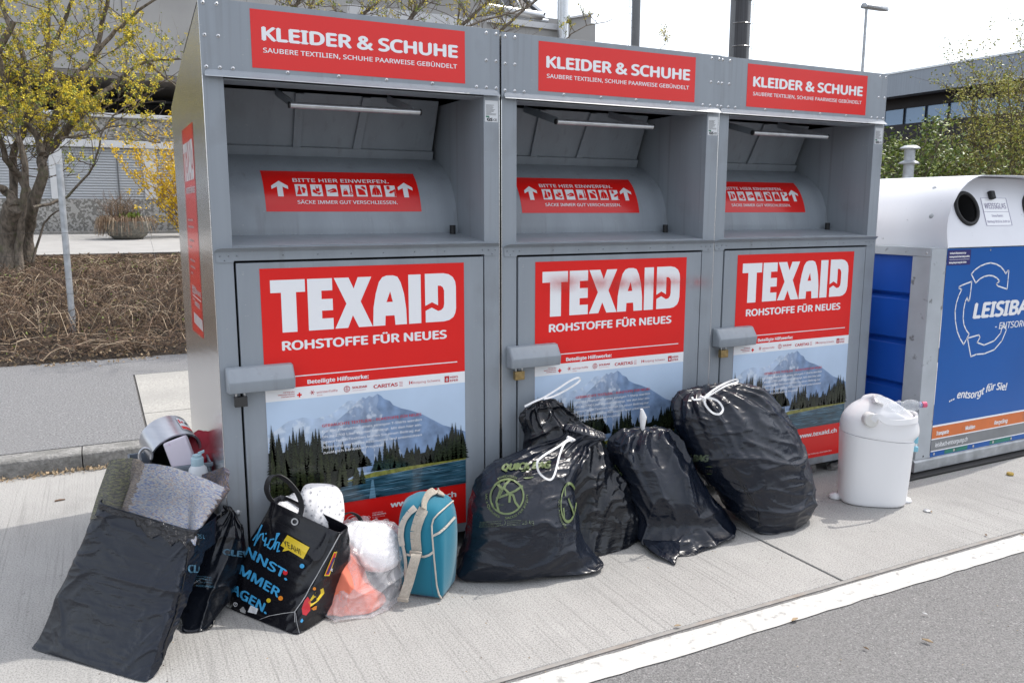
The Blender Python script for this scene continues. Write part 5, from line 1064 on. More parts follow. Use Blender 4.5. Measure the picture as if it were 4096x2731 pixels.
bv = bvh_of(X); P = Print(pix(bv, lambda x, z: (ZD(1380, 760)[0]+x, ZD(1380, 760)[1]-z+x*.12))); P.text('CLEVER', 0, 0, 16, 'blue_bag_print', 88, 1, .18, slant=.15); P.text('MIGROS', -60, -80, 6, 'blue_bag_print', 40, 1, .1); [P.text('Kehrichtsack 35 L', -60, -70+i*6, 3.5, 'blue_bag_print', 36, 1, .05) for i in range(3)]; fsub(P, 'lettering', t, .05)

# flat sack with the folded rug standing in it
BL, BR = Vector((-.648, -.114, 0)), Vector((-.318, -.500, 0)); TL, TR = A(*ZD(485, 385), -.09), A(*ZD(1172, 590), -.31)
nrm = Vector((.745, .667, 0)); sl_ = []
for s_, th, z in ((0, .02, .003), (.02, .034, None), (.12, .042, None), (.35, .055, None), (.6, .066, None), (.85, .076, None), (.96, .078, None), (1.0, .078, None)):
    l, r_ = BL.lerp(TL, s_)+nrm*th*.9, BR.lerp(TR, s_)+nrm*th*.9
    if s_ < .05: l = l+Vector((0, 0, .004)); r_ = r_+Vector((0, 0, .004))
    sl_.append((l, r_, th, th))
V = loft(sl_, 150, 110, 8); V = V[:, ::1]
V = creases(V, 77, .007, 7, (.9, -.3, .5), .2)
X = crumple(V, su=1.02, sv=1.045, it=90, seed=9, amp=.0055, kt=.03, freq=30, lim=.016)
X = np.concatenate([X, X[-1:]*0+X[-1:]+(-X[-1:]+X[-1].mean(0))*.02+np.array([0, 0, -.004]), X[-1:]*1+(X[-1].mean(0)-X[-1:])*.06+np.array([0, 0, -.10])])
t = thing('rubbish_bag', (-.3, -.15, 0), 'big flat black sack with a torn rim holding a folded woven rug', 'bin bag', GB)
b = MB(); b.grid(X, 'black_film', True, False); o = sub(b, 'film', t, smooth=180); m = o.modifiers.new('sub', 'SUBSURF'); m.levels = m.render_levels = 1
bv = bvh_of(X); rg = random.Random(8)
P = Print(pix(bv, lambda x, z: ZD(x, z), .004)); M('torn_film', (.012, .012, .015), .16, bump=(60, 1, .02))
top_ = [(492+k*14.6, 402+k*4.35+3*math.sin(k*.9)) for k in range(50)]; low = [(x, y+(40 if x < 770 else 75+ (60 if 830 < x < 1160 else 25)*(.6+.4*math.sin(x*.045)))+rg.uniform(-9, 9)) for x, y in top_]
for k in range(49): P.poly([top_[k], top_[k+1], low[k+1], low[k]][::-1], 'torn_film', 0)
fsub(P, 'torn_rim', t, .3)
P = Print(pix(bv, lambda x, z: (ZD(1128, 880)[0]+x, ZD(1128, 880)[1]-z+x*.1), .004)); P.text('CLEVER', 0, 0, 21, 'blue_bag_print', 70, 1, .12, slant=.1); P.text('35 L', 22, 80, 11, 'blue_bag_print', 16, 1, .1)
fsub(P, 'lettering', t, .05)
P = Print(pix(bv, lambda x, z: ZD(x, z), .002)); P.line([(1145, 670), (1125, 830), (1085, 1040), (1050, 1180), (990, 1340), (960, 1480), (940, 1566)], 6, 'rubber', 1); fsub(P, 'seam', t, .3)
# rug
m = M('rug', (.3, .33, .42), .95, spec=.1, sheen=.3); n = m.node_tree; L = n.links.new; p_ = n.nodes['Principled BSDF']
tc = n.nodes.new('ShaderNodeTexCoord'); sp = n.nodes.new('ShaderNodeSeparateXYZ'); L(tc.outputs['UV'], sp.inputs[0])
def nmath(op, a, b_=None, c_=None):
    x = n.nodes.new('ShaderNodeMath'); x.operation = op
    for i, v_ in enumerate((a, b_, c_)):
        if v_ is None: continue
        if isinstance(v_, (int, float)): x.inputs[i].default_value = v_
        else: L(v_, x.inputs[i])
    return x.outputs[0]
U_, V_ = nmath('MULTIPLY', sp.outputs[0], 120), nmath('MULTIPLY', sp.outputs[1], 170)
row = nmath('FLOOR', V_); sh = nmath('MULTIPLY', nmath('MODULO', row, 2.0), .5); uu = nmath('ADD', U_, sh)
hgt = nmath('MULTIPLY', nmath('SINE', nmath('MULTIPLY', nmath('FRACT', uu), 3.1416)), nmath('SINE', nmath('MULTIPLY', nmath('FRACT', V_), 3.1416)))
cb_ = n.nodes.new('ShaderNodeCombineXYZ'); L(nmath('FLOOR', uu), cb_.inputs[0]); L(row, cb_.inputs[1]); wn = n.nodes.new('ShaderNodeTexWhiteNoise'); L(cb_.outputs[0], wn.inputs[0])
def rmp(stops, fac):
    x = n.nodes.new('ShaderNodeValToRGB'); x.color_ramp.interpolation = 'CONSTANT'; e = x.color_ramp.elements
    while len(e) < len(stops): e.new(.5)
    for k, (pz, c) in zip(e, stops): k.position = pz; k.color = (*c, 1)
    L(fac, x.inputs[0]); return x.outputs[0]
blue = rmp([(0, (.44, .48, .60)), (.22, (.58, .60, .66)), (.45, (.34, .41, .60)), (.6, (.62, .58, .57)), (.74, (.18, .26, .54)), (.84, (.70, .70, .70)), (.93, (.52, .40, .40))], wn.outputs[0])
oliv = rmp([(0, (.17, .17, .13)), (.3, (.09, .09, .08)), (.5, (.28, .28, .15)), (.7, (.22, .20, .17)), (.86, (.36, .37, .17))], wn.outputs[0])
brow = rmp([(0, (.34, .28, .24)), (.3, (.2, .16, .14)), (.5, (.46, .38, .32)), (.7, (.26, .23, .24)), (.88, (.5, .41, .3))], wn.outputs[0])
brw2 = rmp([(0, (.13, .10, .13)), (.3, (.06, .045, .05)), (.5, (.25, .17, .12)), (.7, (.10, .12, .25)), (.88, (.30, .22, .2))], wn.outputs[0])
def mixn(a, b_, f):
    x = n.nodes.new('ShaderNodeMix'); x.data_type = 'RGBA'; L(a, x.inputs[6]); L(b_, x.inputs[7]); L(f, x.inputs[0]); return x.outputs[2]
nz = n.nodes.new('ShaderNodeTexNoise'); nz.inputs['Scale'].default_value = 30; L(tc.outputs['UV'], nz.inputs[0]); jit = nmath('MULTIPLY', nmath('SUBTRACT', nz.outputs[0], .5), .05); ux = nmath('ADD', sp.outputs[0], jit)
step = lambda e: nmath('GREATER_THAN', ux, e)
colr = mixn(mixn(mixn(oliv, brow, step(.20)), blue, step(.315)), brw2, step(.70)); L(colr, p_.inputs['Base Color'])
dk = n.nodes.new('ShaderNodeBump'); dk.inputs['Strength'].default_value = 1; dk.inputs['Distance'].default_value = .008; L(hgt, dk.inputs['Height']); L(dk.outputs[0], p_.inputs['Normal'])
# the rug sheet: its cross-section (front view x, depth) swept from inside the sack up over a soft crest
def rug():
    # stations along the sheet: (u, bottom pixel, top pixel, y bottom, y top)
    S = [(.0, (535, 420), (650, 150), .14, .30), (.04, (520, 415), (618, 130), .10, .24), (.09, (525, 400), (612, 105), .06, .16), (.14, (600, 415), (660, 88), .04, .12), (.19, (720, 430), (750, 82), .06, .14), (.225, (760, 435), (800, 92), .05, .12), (.26, (715, 450), (835, 125), .05, .11), (.285, (698, 455), (800, 110), .025, .10), (.31, (735, 465), (850, 125), .015, .09), (.36, (850, 490), (905, 125), -.015, .07), (.46, (1000, 520), (1030, 150), -.06, .05), (.56, (1150, 555), (1150, 195), -.105, .03), (.64, (1190, 575), (1260, 240), -.14, .0), (.70, (1212, 570), (1380, 300), -.14, -.02), (.74, (1222, 555), (1410, 290), -.10, .0), (.80, (1222, 540), (1400, 180), -.05, .04), (.88, (1212, 520), (1390, 150), .02, .10), (1.0, (1220, 480), (1230, 205), .06, .14)]
    us = np.array([s_[0] for s_ in S]); bt = np.array([tuple(A(*ZD(*s_[1]), s_[3]-.15)) for s_ in S]); tp = np.array([tuple(A(*ZD(*s_[2]), s_[4]-.17)) for s_ in S])
    nu, nv = 150, 60; u = np.linspace(0, 1, nu)
    def sm(a): 
        out = np.stack([np.interp(u, us, a[:, k]) for k in range(3)], 1); ker = np.array([1, 3, 5, 3, 1])/13.
        for _ in range(2): pad = np.concatenate([out[:1]]*2+[out]+[out[-1:]]*2); out = sum(pad[i:i+nu]*ker[i] for i in range(5))
        return out
    b0, t0 = sm(bt), sm(tp); up = t0-b0; b0 = b0-up*.35; V = np.zeros((nv, nu, 3))
    for j in range(nv): s_ = j/(nv-1); V[j] = b0+(t0-b0)*s_+np.array([0, 1, 0])*(.012*math.sin(s_*5))
    V += (wave_noise(V, 11, 3)*.008)[..., None]*np.array([.5, -.6, .2])
    return V
V = rug(); me = bpy.data.meshes.new('rug'); nv, nu, _ = V.shape
me.from_pydata([tuple(p) for p in V.reshape(-1, 3)], [], [(j*nu+i, j*nu+i+1, (j+1)*nu+i+1, (j+1)*nu+i) for j in range(nv-1) for i in range(nu-1)]); uvl = me.uv_layers.new()
for lp in me.loops: j, i = divmod(lp.vertex_index, nu); uvl.data[lp.index].uv = (i/(nu-1), j/(nv-1)*.55)
me.materials.append(m); me.polygons.foreach_set('use_smooth', [True]*len(me.polygons)); o = bpy.data.objects.new('woven_rug', me); COL.objects.link(o)
sd = o.modifiers.new('thick', 'SOLIDIFY'); sd.thickness = .020; sd.offset = 0; bvm = o.modifiers.new('round', 'BEVEL'); bvm.width = .009; bvm.segments = 3; bvm.limit_method = 'ANGLE'; bvm.angle_limit = R(60)
tag(o, 'coarse woven rug in blue, brown and olive folded into the flat black sack', 'rug')

# ------------------------------------------------------------------ printed tote with pillow
M('tote_blue', (.06, .36, .66), .35); M('tote_yellow', (.72, .52, .03), .35); M('tote_red', (.6, .02, .03), .35); M('tote_orange', (.75, .24, .02), .35); M('piping', (.42, .42, .42), .6, var=(60, .2)); M('strap_black', (.012, .012, .014), .5, var=(120, .3), bump=(500, .4, .002))
FLb, FRb, RBb = Vector(G(*ZC(95, 1205))), Vector(G(*ZC(700, 1452))), Vector(G(*ZC(800, 1362)))
FLt, FRt = A(*ZC(487, 320), -.17), A(*ZC(1045, 585), -.37)
e = (FRb-FLb); tdir = Vector((-e.y, e.x, 0)).normalized()
st = []
for s_, th, z in ((0, .05, .004), (.015, .085, .006), (.06, .095, .02), (.25, .10, 0), (.5, .095, 0), (.75, .07, 0), (.92, .045, 0), (1, .035, 0)):
    l, r_ = FLb.lerp(FLt, s_)+tdir*th, FRb.lerp(FRt, s_)+tdir*th
    if z: l = Vector((l.x, l.y, z)); r_ = Vector((r_.x, r_.y, z))
    l = l+(l-r_)*(.045+.06*math.sin(math.pi*min(1, s_*1.05)))
    st.append((l, r_, th, th))
V = loft(st, 140, 90, 8.0); V = creases(V, 15, .006, 7., (.4, -.3, .8), .4)
X = crumple(V, su=1.015, sv=1.03, it=80, seed=12, amp=.004, freq=30, lim=.014)
X = np.concatenate([X, X[-1:]+(X[-1].mean(0)-X[-1:])*.05+np.array([0, 0, -.003]), X[-1:]+(X[-1].mean(0)-X[-1:])*.12+np.array([0, 0, -.12])])
tote = thing('shopping_bag', (.15, -.25, 0), 'black shopping bag with blue lettering and a yellow YEAH bubble', 'shopping bag')
b = MB(); b.grid(X, 'tote_film', True, False); o = sub(b, 'body', tote, smooth=180); mm = o.modifiers.new('sub', 'SUBSURF'); mm.levels = mm.render_levels = 1
bv = bvh_of(X)
def zc(x, y): return ZC(x, y)
def aff(ox, oy): return lambda x, z: ZC(ox+x*.848+z*.37, oy+x*.53-z*.93)
for name, items in (('lettering', [('NNST.', 276, 764, 88, 410, .11), ('IMMER', 180, 893, 90, 436, .11), ('RAGEN.', 104, 1045, 90, 410, .11)]),):
    for s_, ox, oy, h, wd, bd in items:
        P = Print(pix(bv, aff(ox, oy), .003)); P.text(s_, 0, 0, h, 'tote_blue', wd, 1, bd); fsub(P, name, tote, .06)
P = Print(pix(bv, lambda x, z: ZC(x, z), .003))
for st_ in ([(345, 645), (385, 590), (420, 520), (385, 605), (355, 690), (370, 660), (405, 600), (430, 590), (425, 640)], [(425, 640), (440, 655), (455, 625), (440, 690), (465, 680)], [(520, 635), (490, 640), (465, 700), (490, 720), (515, 690)], [(515, 690), (545, 620), (565, 590), (545, 590), (520, 720), (545, 660), (565, 665), (545, 740), (565, 735)]): P.line(st_, 11, 'tote_blue', 1)
P.disc(452, 590, 7, 'tote_blue', 1)
P.quad([(632, 602), (816, 706), (764, 804), (574, 690)], 'tote_yellow', 1); P.poly([(608, 708), (640, 730), (590, 741)], 'tote_yellow', 1)
for x, y, r_, c in ((754, 863, 20, 'tote_blue'), (614, 918, 20, 'tote_red'), (475, 1150, 18, 'tote_yellow'), (575, 1132, 20, 'tote_orange'), (854, 1050, 13, 'tote_orange')): P.disc(x, y, r_, c, 1, 20)
P.ring(692, 492, 19, 31, 'piping', 1, 26); P.ring(198, 1182, 12, 17, 'white_ink', 1, 20); P.disc(198, 1178, 6, 'white_ink', 1, 12); P.poly([(165, 1205), (230, 1245), (225, 1268), (168, 1228)], 'piping', 1)
P.poly([(235, 1222), (262, 1200), (285, 1235), (280, 1260), (240, 1245)], 'piping', 1); P.poly([(325, 1190), (388, 1218), (372, 1262), (350, 1330), (335, 1300), (300, 1245)], 'white_ink', 1)
for k in range(5): P.line([(330+k*3, 1205+k*10), (372-k*2, 1222+k*10)], 2, 'piping', 2)
pp = [(1062, 592), (1015, 690), (965, 780), (915, 870), (872, 950), (825, 1035), (785, 1110), (735, 1185), (692, 1245)]
P.line(pp, 6, 'piping', 2); P.line([(332, 1345), (400, 1312), (480, 1280), (590, 1258), (692, 1245), (695, 1330), (705, 1430)], 5, 'piping', 2); P.line([(700, 1250), (712, 1340), (725, 1425)], 4, 'piping', 2)
P.line([(500, 345), (700, 440), (860, 505), (1040, 590)], 1.5, 'strap_black', 1); P.line([(520, 480), (680, 560), (860, 650), (1000, 690)], 1.2, 'strap_black', 1)
P.quad([(1012, 742), (1038, 738), (972, 945), (930, 942)], 'tote_yellow', 1); P.quad([(1012, 752), (1030, 750), (967, 935), (938, 933)], 'tote_red', 2); P.quad([(1004, 790), (1020, 788), (964, 925), (946, 924)], 'navy_ink', 3)
P.poly([(920, 1042), (930, 1085), (880, 1150), (820, 1200), (808, 1160), (850, 1090)], 'tote_yellow', 1); P.disc(860, 1100, 14, 'rubber', 2, 16)
P.poly([(800, 1118), (820, 1150), (815, 1230), (785, 1275), (755, 1265), (752, 1215), (775, 1150)], 'tote_red', 2); P.poly([(848, 1195), (868, 1190), (862, 1222), (838, 1228), (822, 1215)], 'tote_orange', 2); P.poly([(742, 1310), (755, 1300), (762, 1318), (748, 1335), (738, 1330)], 'tote_blue', 1)
fsub(P, 'print', tote, .09)
P = Print(pix(bv, lambda x, z: ZC(610+x*.85-z*.22, 685+x*.50-z*.9), .004)); P.text('YEAH!', -8, -8, 72, 'rubber', 168, 1, .02); fsub(P, 'bubble_lettering', tote, .05)
P = Print(pix(bv, lambda x, z: ZC(972+x*.25+z*.45, 893+x*.1-z*.9), .004)); P.text('AL', 0, 0, 26, 'white_ink', 80, 5, .2); fsub(P, 'side_lettering', tote, .05)
NC = lambda x, y, Y: A(*ZC(x, y), Y)
def strap(name, pts, w, ws, par, mat='strap_black', th=.003):
    b = MB(); Pp = [Vector(p) for p in pts]; path = []
    for i in range(len(Pp)-1):
        p0, p1, p2, p3 = Pp[max(0, i-1)], Pp[i], Pp[i+1], Pp[min(len(Pp)-1, i+2)]
        for k in range(6): t = k/6; path.append(.5*((2*p1)+(p2-p0)*t+(2*p0-5*p1+4*p2-p3)*t*t+(3*p1-p0-3*p2+p3)*t**3))
    path.append(Pp[-1]); W, N = [], []
    for i, p in enumerate(path):
        t = (path[min(i+1, len(path)-1)]-path[max(0, i-1)]).normalized(); q = Vector(ws); q = (q-t*q.dot(t)).normalized(); W.append(q*w); N.append(t.cross(q).normalized())
    b.ribbon(path, W, N, mat, th); return sub(b, name, par, smooth=40)
strap('handle', [NC(728, 455, -.26), NC(745, 380, -.25), NC(725, 280, -.235), NC(645, 170, -.21), NC(555, 110, -.19), NC(480, 130, -.175), NC(452, 215, -.17), NC(475, 290, -.17), NC(510, 325, -.175)], .024, (.5, -.75, .25), tote)
strap('handle', [NC(1095, 435, -.16), NC(1150, 415, -.15), NC(1215, 445, -.15), NC(1248, 500, -.16), NC(1238, 540, -.18)], .020, (.5, -.75, .25), tote)
M('star_cotton', (.74, .73, .73), .8, spec=.2, var=(5, .04), bump=(160, .15, .003), sheen=.2); M('star_grey', (.36, .36, .38), .8)
def star(P, x, z, r_, mat, layer=1):
    a0 = random.uniform(0, 6.28); P.poly([(x+(r_ if k % 2 == 0 else r_*.42)*math.cos(a0+k*math.pi/5), z+(r_ if k % 2 == 0 else r_*.42)*math.sin(a0+k*math.pi/5)) for k in range(10)], mat, layer)
def pillow(name, lab, st, seed, bounds, nstar):
    V = loft(st, 100, 70, 2.2); V = creases(V, seed, .007, 6., (.3, .2, .6), .6, 2); X = crumple(V, su=1.01, sv=1.02, it=50, seed=seed, amp=.004, kb=.25, lim=.012, zmin=.02, ymax=-.012)
    c = X.reshape(-1, 3).mean(0); t = thing(name, tuple(c), lab, 'pillow'); b = MB(); b.grid(X, 'star_cotton'); o = sub(b, 'cover', t, smooth=180); q = o.modifiers.new('sub', 'SUBSURF'); q.levels = q.render_levels = 1
    bv = bvh_of(X); P = Print(pix(bv, lambda x, z: ZC(x, z), .0015)); rg = random.Random(seed); n = 0; pts = []
    while n < nstar:
        x, y = rg.uniform(bounds[0], bounds[2]), rg.uniform(bounds[1], bounds[3]); n += 1
        if all(math.hypot(x-a, y-c_) > 34 for a, c_ in pts): pts.append((x, y)); star(P, x, y, rg.choice((7, 9, 13, 16)), 'star_grey')
    fsub(P, 'stars', t, .05)
pillow('star_pillow', 'plump white pillow with grey stars standing out of the black tote', [(NC(790, 610, -.20), NC(1010, 660, -.24), .02, .02), (NC(760, 540, -.19), NC(1060, 590, -.23), .05, .05), (NC(745, 440, -.17), NC(1102, 470, -.20), .085, .07), (NC(738, 340, -.15), NC(1106, 370, -.18), .09, .075), (NC(738, 265, -.13), NC(1085, 275, -.16), .075, .065), (NC(770, 208, -.12), NC(1040, 212, -.14), .045, .045), (NC(850, 180, -.12), NC(980, 184, -.13), .015, .015)], 41, (740, 180, 1105, 560), 170)
pillow('star_pillow', 'flat white star-patterned fabric lying under the tote handle, left of the plump pillow', [(NC(560, 500, -.15), NC(760, 590, -.20), .02, .02), (NC(530, 400, -.14), NC(800, 520, -.19), .04, .04), (NC(522, 335, -.13), NC(795, 420, -.17), .045, .05), (NC(560, 300, -.11), NC(760, 330, -.14), .04, .045), (NC(640, 265, -.10), NC(735, 272, -.12), .02, .025), (NC(670, 255, -.10), NC(715, 260, -.11), .006, .006)], 43, (520, 250, 740, 480), 60)

# ------------------------------------------------------------------ clear sack with clothes in it
M('orange_cloth', (.74, .19, .115), .8, var=(7, .12), bump=(220, .2, .003)); M('white_cloth', (.74, .74, .76), .85, var=(5, .05), bump=(50, .3, .01)); M('grey_cloth', (.06, .066, .078), .85, var=(6, .3), bump=(80, .3, .006))
def blob(name, lab, cat, st, mat, seed, amp=.016):
    V = loft(st, 90, 60, 2.2); V = creases(V, seed, amp*.45, 5., (.4, .2, .8), .4, 2); X = crumple(V, su=1.02, sv=1.02, it=50, seed=seed, amp=.006, lim=.02, zmin=.006)
    c = X.reshape(-1, 3).mean(0); b = MB(); b.grid(X-c, mat); o = b.build(name, None, 180, loc=tuple(c)); tag(o, lab, cat); q = o.modifiers.new('sub', 'SUBSURF'); q.levels = q.render_levels = 1
blob('orange_garment', 'orange garment bundled at the left inside the clear plastic sack', 'garment', [(NC(900, 1235, -.30), NC(1330, 1262, -.34), .04, .06), (NC(885, 1195, -.29), NC(1435, 1190, -.33), .085, .10), (NC(915, 1080, -.27), NC(1425, 1080, -.30), .10, .10), (NC(965, 950, -.25), NC(1310, 980, -.28), .105, .09), (NC(1010, 840, -.23), NC(1265, 860, -.26), .10, .07), (NC(1035, 740, -.22), NC(1230, 750, -.24), .07, .05), (NC(1060, 700, -.22), NC(1180, 700, -.23), .02, .02)], 'orange_cloth', 51, .03)
blob('white_cloth', 'white cloth stuffed in the top of the clear plastic sack', 'cloth', [(NC(1260, 890, -.25), NC(1480, 890, -.27), .03, .05), (NC(1200, 800, -.24), NC(1550, 815, -.25), .075, .09), (NC(1120, 690, -.22), NC(1556, 700, -.23), .09, .09), (NC(1085, 600, -.20), NC(1540, 610, -.21), .08, .08), (NC(1120, 545, -.19), NC(1520, 545, -.20), .05, .06), (NC(1200, 515, -.19), NC(1460, 512, -.20), .015, .02)], 'white_cloth', 52, .03)
blob('grey_garment', 'dark grey garment at the right inside the clear plastic sack', 'garment', [(NC(1330, 1215, -.26), NC(1460, 1185, -.29), .03, .06), (NC(1330, 1100, -.25), NC(1552, 1085, -.28), .07, .08), (NC(1290, 980, -.23), NC(1572, 970, -.26), .085, .08), (NC(1280, 890, -.22), NC(1570, 870, -.25), .07, .07), (NC(1350, 810, -.22), NC(1530, 800, -.24), .02, .03)], 'grey_cloth', 53, .03)
st = [(NC(960, 1262, -.31), NC(1380, 1245, -.35), .03, .10), (NC(880, 1232, -.30), NC(1470, 1188, -.33), .10, .13), (NC(885, 1150, -.28), NC(1540, 1110, -.30), .125, .13), (NC(940, 1000, -.26), NC(1575, 960, -.28), .13, .12), (NC(1000, 830, -.24), NC(1580, 820, -.26), .125, .12), (NC(1035, 690, -.22), NC(1568, 680, -.24), .115, .11), (NC(1060, 590, -.2), NC(1552, 585, -.21), .095, .10), (NC(1090, 530, -.19), NC(1545, 528, -.19), .07, .08), (NC(1150, 500, -.18), NC(1500, 500, -.18), .04, .05), (NC(1200, 498, -.18), NC(1420, 496, -.18), .012, .02)]
t, X, o_ = bag('clear_sack', 'see-through plastic sack showing orange, white and grey clothes', st, 'clear_film', 14, None, su=1.06, sv=1.06, amp=.008, cat='plastic sack', cz=(.010, 8., (.5, 0, .6), .4), pl=(13, 98, .006), lim=.03, ymax=-.03)

# ------------------------------------------------------------------ turquoise cool bag
M('teal_cloth', (.007, .15, .225), .75, spec=.3, sheen=.25, var=(3, .05), bump=(420, .3, .002)); M('cream_cloth', (.50, .46, .40), .8, var=(90, .08), bump=(500, .4, .002)); M('cream_strap', (.40, .36, .30), .75, var=(140, .15), bump=(600, .5, .002)); M('cream_plastic', (.33, .29, .24), .5)
tl = thing('cool_bag', (.70, -.27, 0), 'turquoise cool bag with cream straps, zip band and piping', 'cool bag')
NE = lambda x, y, Y: A(*ZE(x, y), Y)
c_ = [Vector(G(*ZE(310, 1370))), Vector(G(*ZE(770, 1440))), Vector(G(*ZE(918, 1235)))]; c_[2] = c_[1]+(c_[2]-c_[1])*1.15
c_[0] = c_[0]+(c_[0]-c_[1])*.05; c_.append(c_[0]+(c_[2]-c_[1]))
mid0 = sum(c_, Vector())/4
def ring_at(s_, grow, lean, z, rnd, top=0):
    pts = [mid0+(p-mid0)*grow+Vector((lean*.35, lean, z)) for p in c_]; out = []; n = 4
    for i in range(4):
        p, a, d = pts[i], pts[i-1], pts[(i+1) % 4]; u_, v_ = (a-p).normalized()*rnd, (d-p).normalized()*rnd
        for k in range(n+1):
            t = k/n; out.append(p+u_*(1-t)**2+v_*t**2)
        L_ = 6
        for k in range(1, L_): 
            f = k/L_; w0, w1 = p+v_, d+(p-d).normalized()*rnd; q = w0.lerp(w1, f); nn = (q-mid0-Vector((lean*.35, lean, z))); nn.z = 0; out.append(q+nn.normalized()*.012*math.sin(math.pi*f)*top)
    return out
bkd = (c_[2]-c_[1])*.12; rows = [ring_at(0, .90, 0, .004, .02), ring_at(0, .99, 0, .012, .022), ring_at(0, 1.02, .002, .06, .025, .6), ring_at(0, 1.09, .014, .14, .03, 1), ring_at(0, 1.13, .028, .21, .035, 1.2), ring_at(0, 1.12, .040, .27, .045, 1.2), ring_at(0, 1.06, .048, .308, .05, 1), ring_at(0, .95, .053, .333, .05, .8), ring_at(0, .72, .056, .346, .04, .5), ring_at(0, .25, .058, .352, .015)]
b = MB(); b.grid(rows, 'teal_cloth'); o = sub(b, 'body', tl, smooth=180); q = o.modifiers.new('sub', 'SUBSURF'); q.levels = q.render_levels = 2
bm_ = bmesh.new(); bm_.from_mesh(o.data); bmesh.ops.subdivide_edges(bm_, edges=bm_.edges, cuts=2, use_grid_fill=True, smooth=.6); bv = BVHTree.FromBMesh(bm_); bm_.free()
def onbag(pts, off=.003):
    out = []
    for x, y in pts:
        px, py = ZE(x, y); d = ray(px*DD, py*DD).normalized(); p, n, i, l = bv.ray_cast(CAM, d)
        if p is not None: out.append((p+(-n if n.dot(d) > 0 else n)*off, n))
    return out
def pipe(name, pts, r_, mat):
    q = [p for p, n in onbag(pts, r_*.4)]; b = MB()
    if len(q) > 1: b.tube(q, r_, mat, 6); sub(b, name, tl, smooth=60)
def dens(pts, n=5): return [(pts[i][0]+(pts[i+1][0]-pts[i][0])*k/n, pts[i][1]+(pts[i+1][1]-pts[i][1])*k/n) for i in range(len(pts)-1) for k in range(n)]+[pts[-1]]
pipe('piping', dens([(925, 268), (880, 300), (800, 370), (720, 440), (668, 500), (648, 570), (650, 660), (662, 800), (675, 950), (690, 1100), (705, 1250), (730, 1360), (775, 1425)]), .0032, 'cream_cloth'); pipe('piping', dens([(780, 1428), (830, 1380), (880, 1300), (910, 1250)]), .003, 'cream_cloth')
pipe('piping', dens([(925, 268), (955, 300), (978, 340)]), .0032, 'cream_cloth')
P = Print(pix(bv, lambda x, z: ZE(x, z), .0035))
def strip(pts, w, mat, lay=1):
    pts = dens(pts, 4)
    for (x0, y0), (x1, y1) in zip(pts, pts[1:]):
        l = math.hypot(x1-x0, y1-y0) or 1; nx_, ny_ = -(y1-y0)/l*w/2, (x1-x0)/l*w/2; P.poly([(x0-nx_, y0-ny_), (x1-nx_, y1-ny_), (x1+nx_, y1+ny_), (x0+nx_, y0+ny_)], mat, lay)
strip([(658, 692), (730, 655), (820, 570), (890, 490), (940, 425), (975, 360)], 26, 'cream_cloth'); strip([(335, 892), (400, 905), (470, 912), (560, 925), (620, 905), (665, 870)], 26, 'cream_cloth')
strip([(375, 1362), (540, 1365), (690, 1370)], 3, 'navy_ink'); strip([(650, 930), (640, 1080), (645, 1230), (668, 1365)], 3, 'navy_ink')
fsub(P, 'trim', tl, .05)
P = Print(pix(bv, lambda x, z: ZE(x, z), .006)); strip([(470, 375), (400, 430), (345, 510), (312, 600), (306, 700), (324, 800)], 66, 'cream_cloth'); strip([(330, 800), (352, 900), (362, 1000), (362, 1120), (356, 1230)], 36, 'cream_cloth'); strip([(462, 385), (390, 445), (335, 530), (302, 620), (296, 710), (312, 810), (326, 900), (330, 1000)], 3, 'piping', 2); fsub(P, 'zip_band', tl, .06)
P = Print(pix(bv, lambda x, z: ZE(x, z), .008)); strip([(560, 390), (520, 470), (490, 560), (472, 640), (472, 720), (480, 800), (485, 860)], 108, 'cream_strap'); fsub(P, 'front_strap', tl, .08)
dd = onbag([(560, 395)], .01)[0][0]; d2 = onbag([(725, 248)], .006)
hb_ = d2[0][0] if d2 else NE(725, 240, -.22)
strap('handle', [dd, NE(565, 300, dd.y+.02), NE(610, 215, dd.y+.05), NE(670, 180, dd.y+.08), NE(735, 190, dd.y+.10), NE(755, 225, hb_.y)], .028, (.75, .5, -.3), tl, 'cream_strap', .005)
c0 = onbag([(485, 872)], .016)[0][0]; ed = (c_[1]-c_[0]).normalized(); b = MB(); b.obox(c0, ed*.024, Vector((-ed.y, ed.x, 0))*.005, (0, 0, .008), 'cream_plastic'); sub(b, 'buckle', tl, smooth=40, bevel=.003)
y0_ = c0.y-.006; strap('loose_strap', [c0, NE(465, 930, y0_-.01), NE(430, 1050, y0_-.02), NE(390, 1200, y0_-.025), NE(350, 1320, y0_-.03), NE(325, 1400, y0_-.03)], .037, tuple(ed), tl, 'cream_strap', .004)
e0 = NE(318, 1415, y0_-.032); b = MB(); b.obox((e0.x, e0.y, max(.009, e0.z)), ed*.021, Vector((-ed.y, ed.x, 0))*.006, (0, 0, .008), 'cream_plastic'); sub(b, 'strap_slider', tl, smooth=40, bevel=.003)

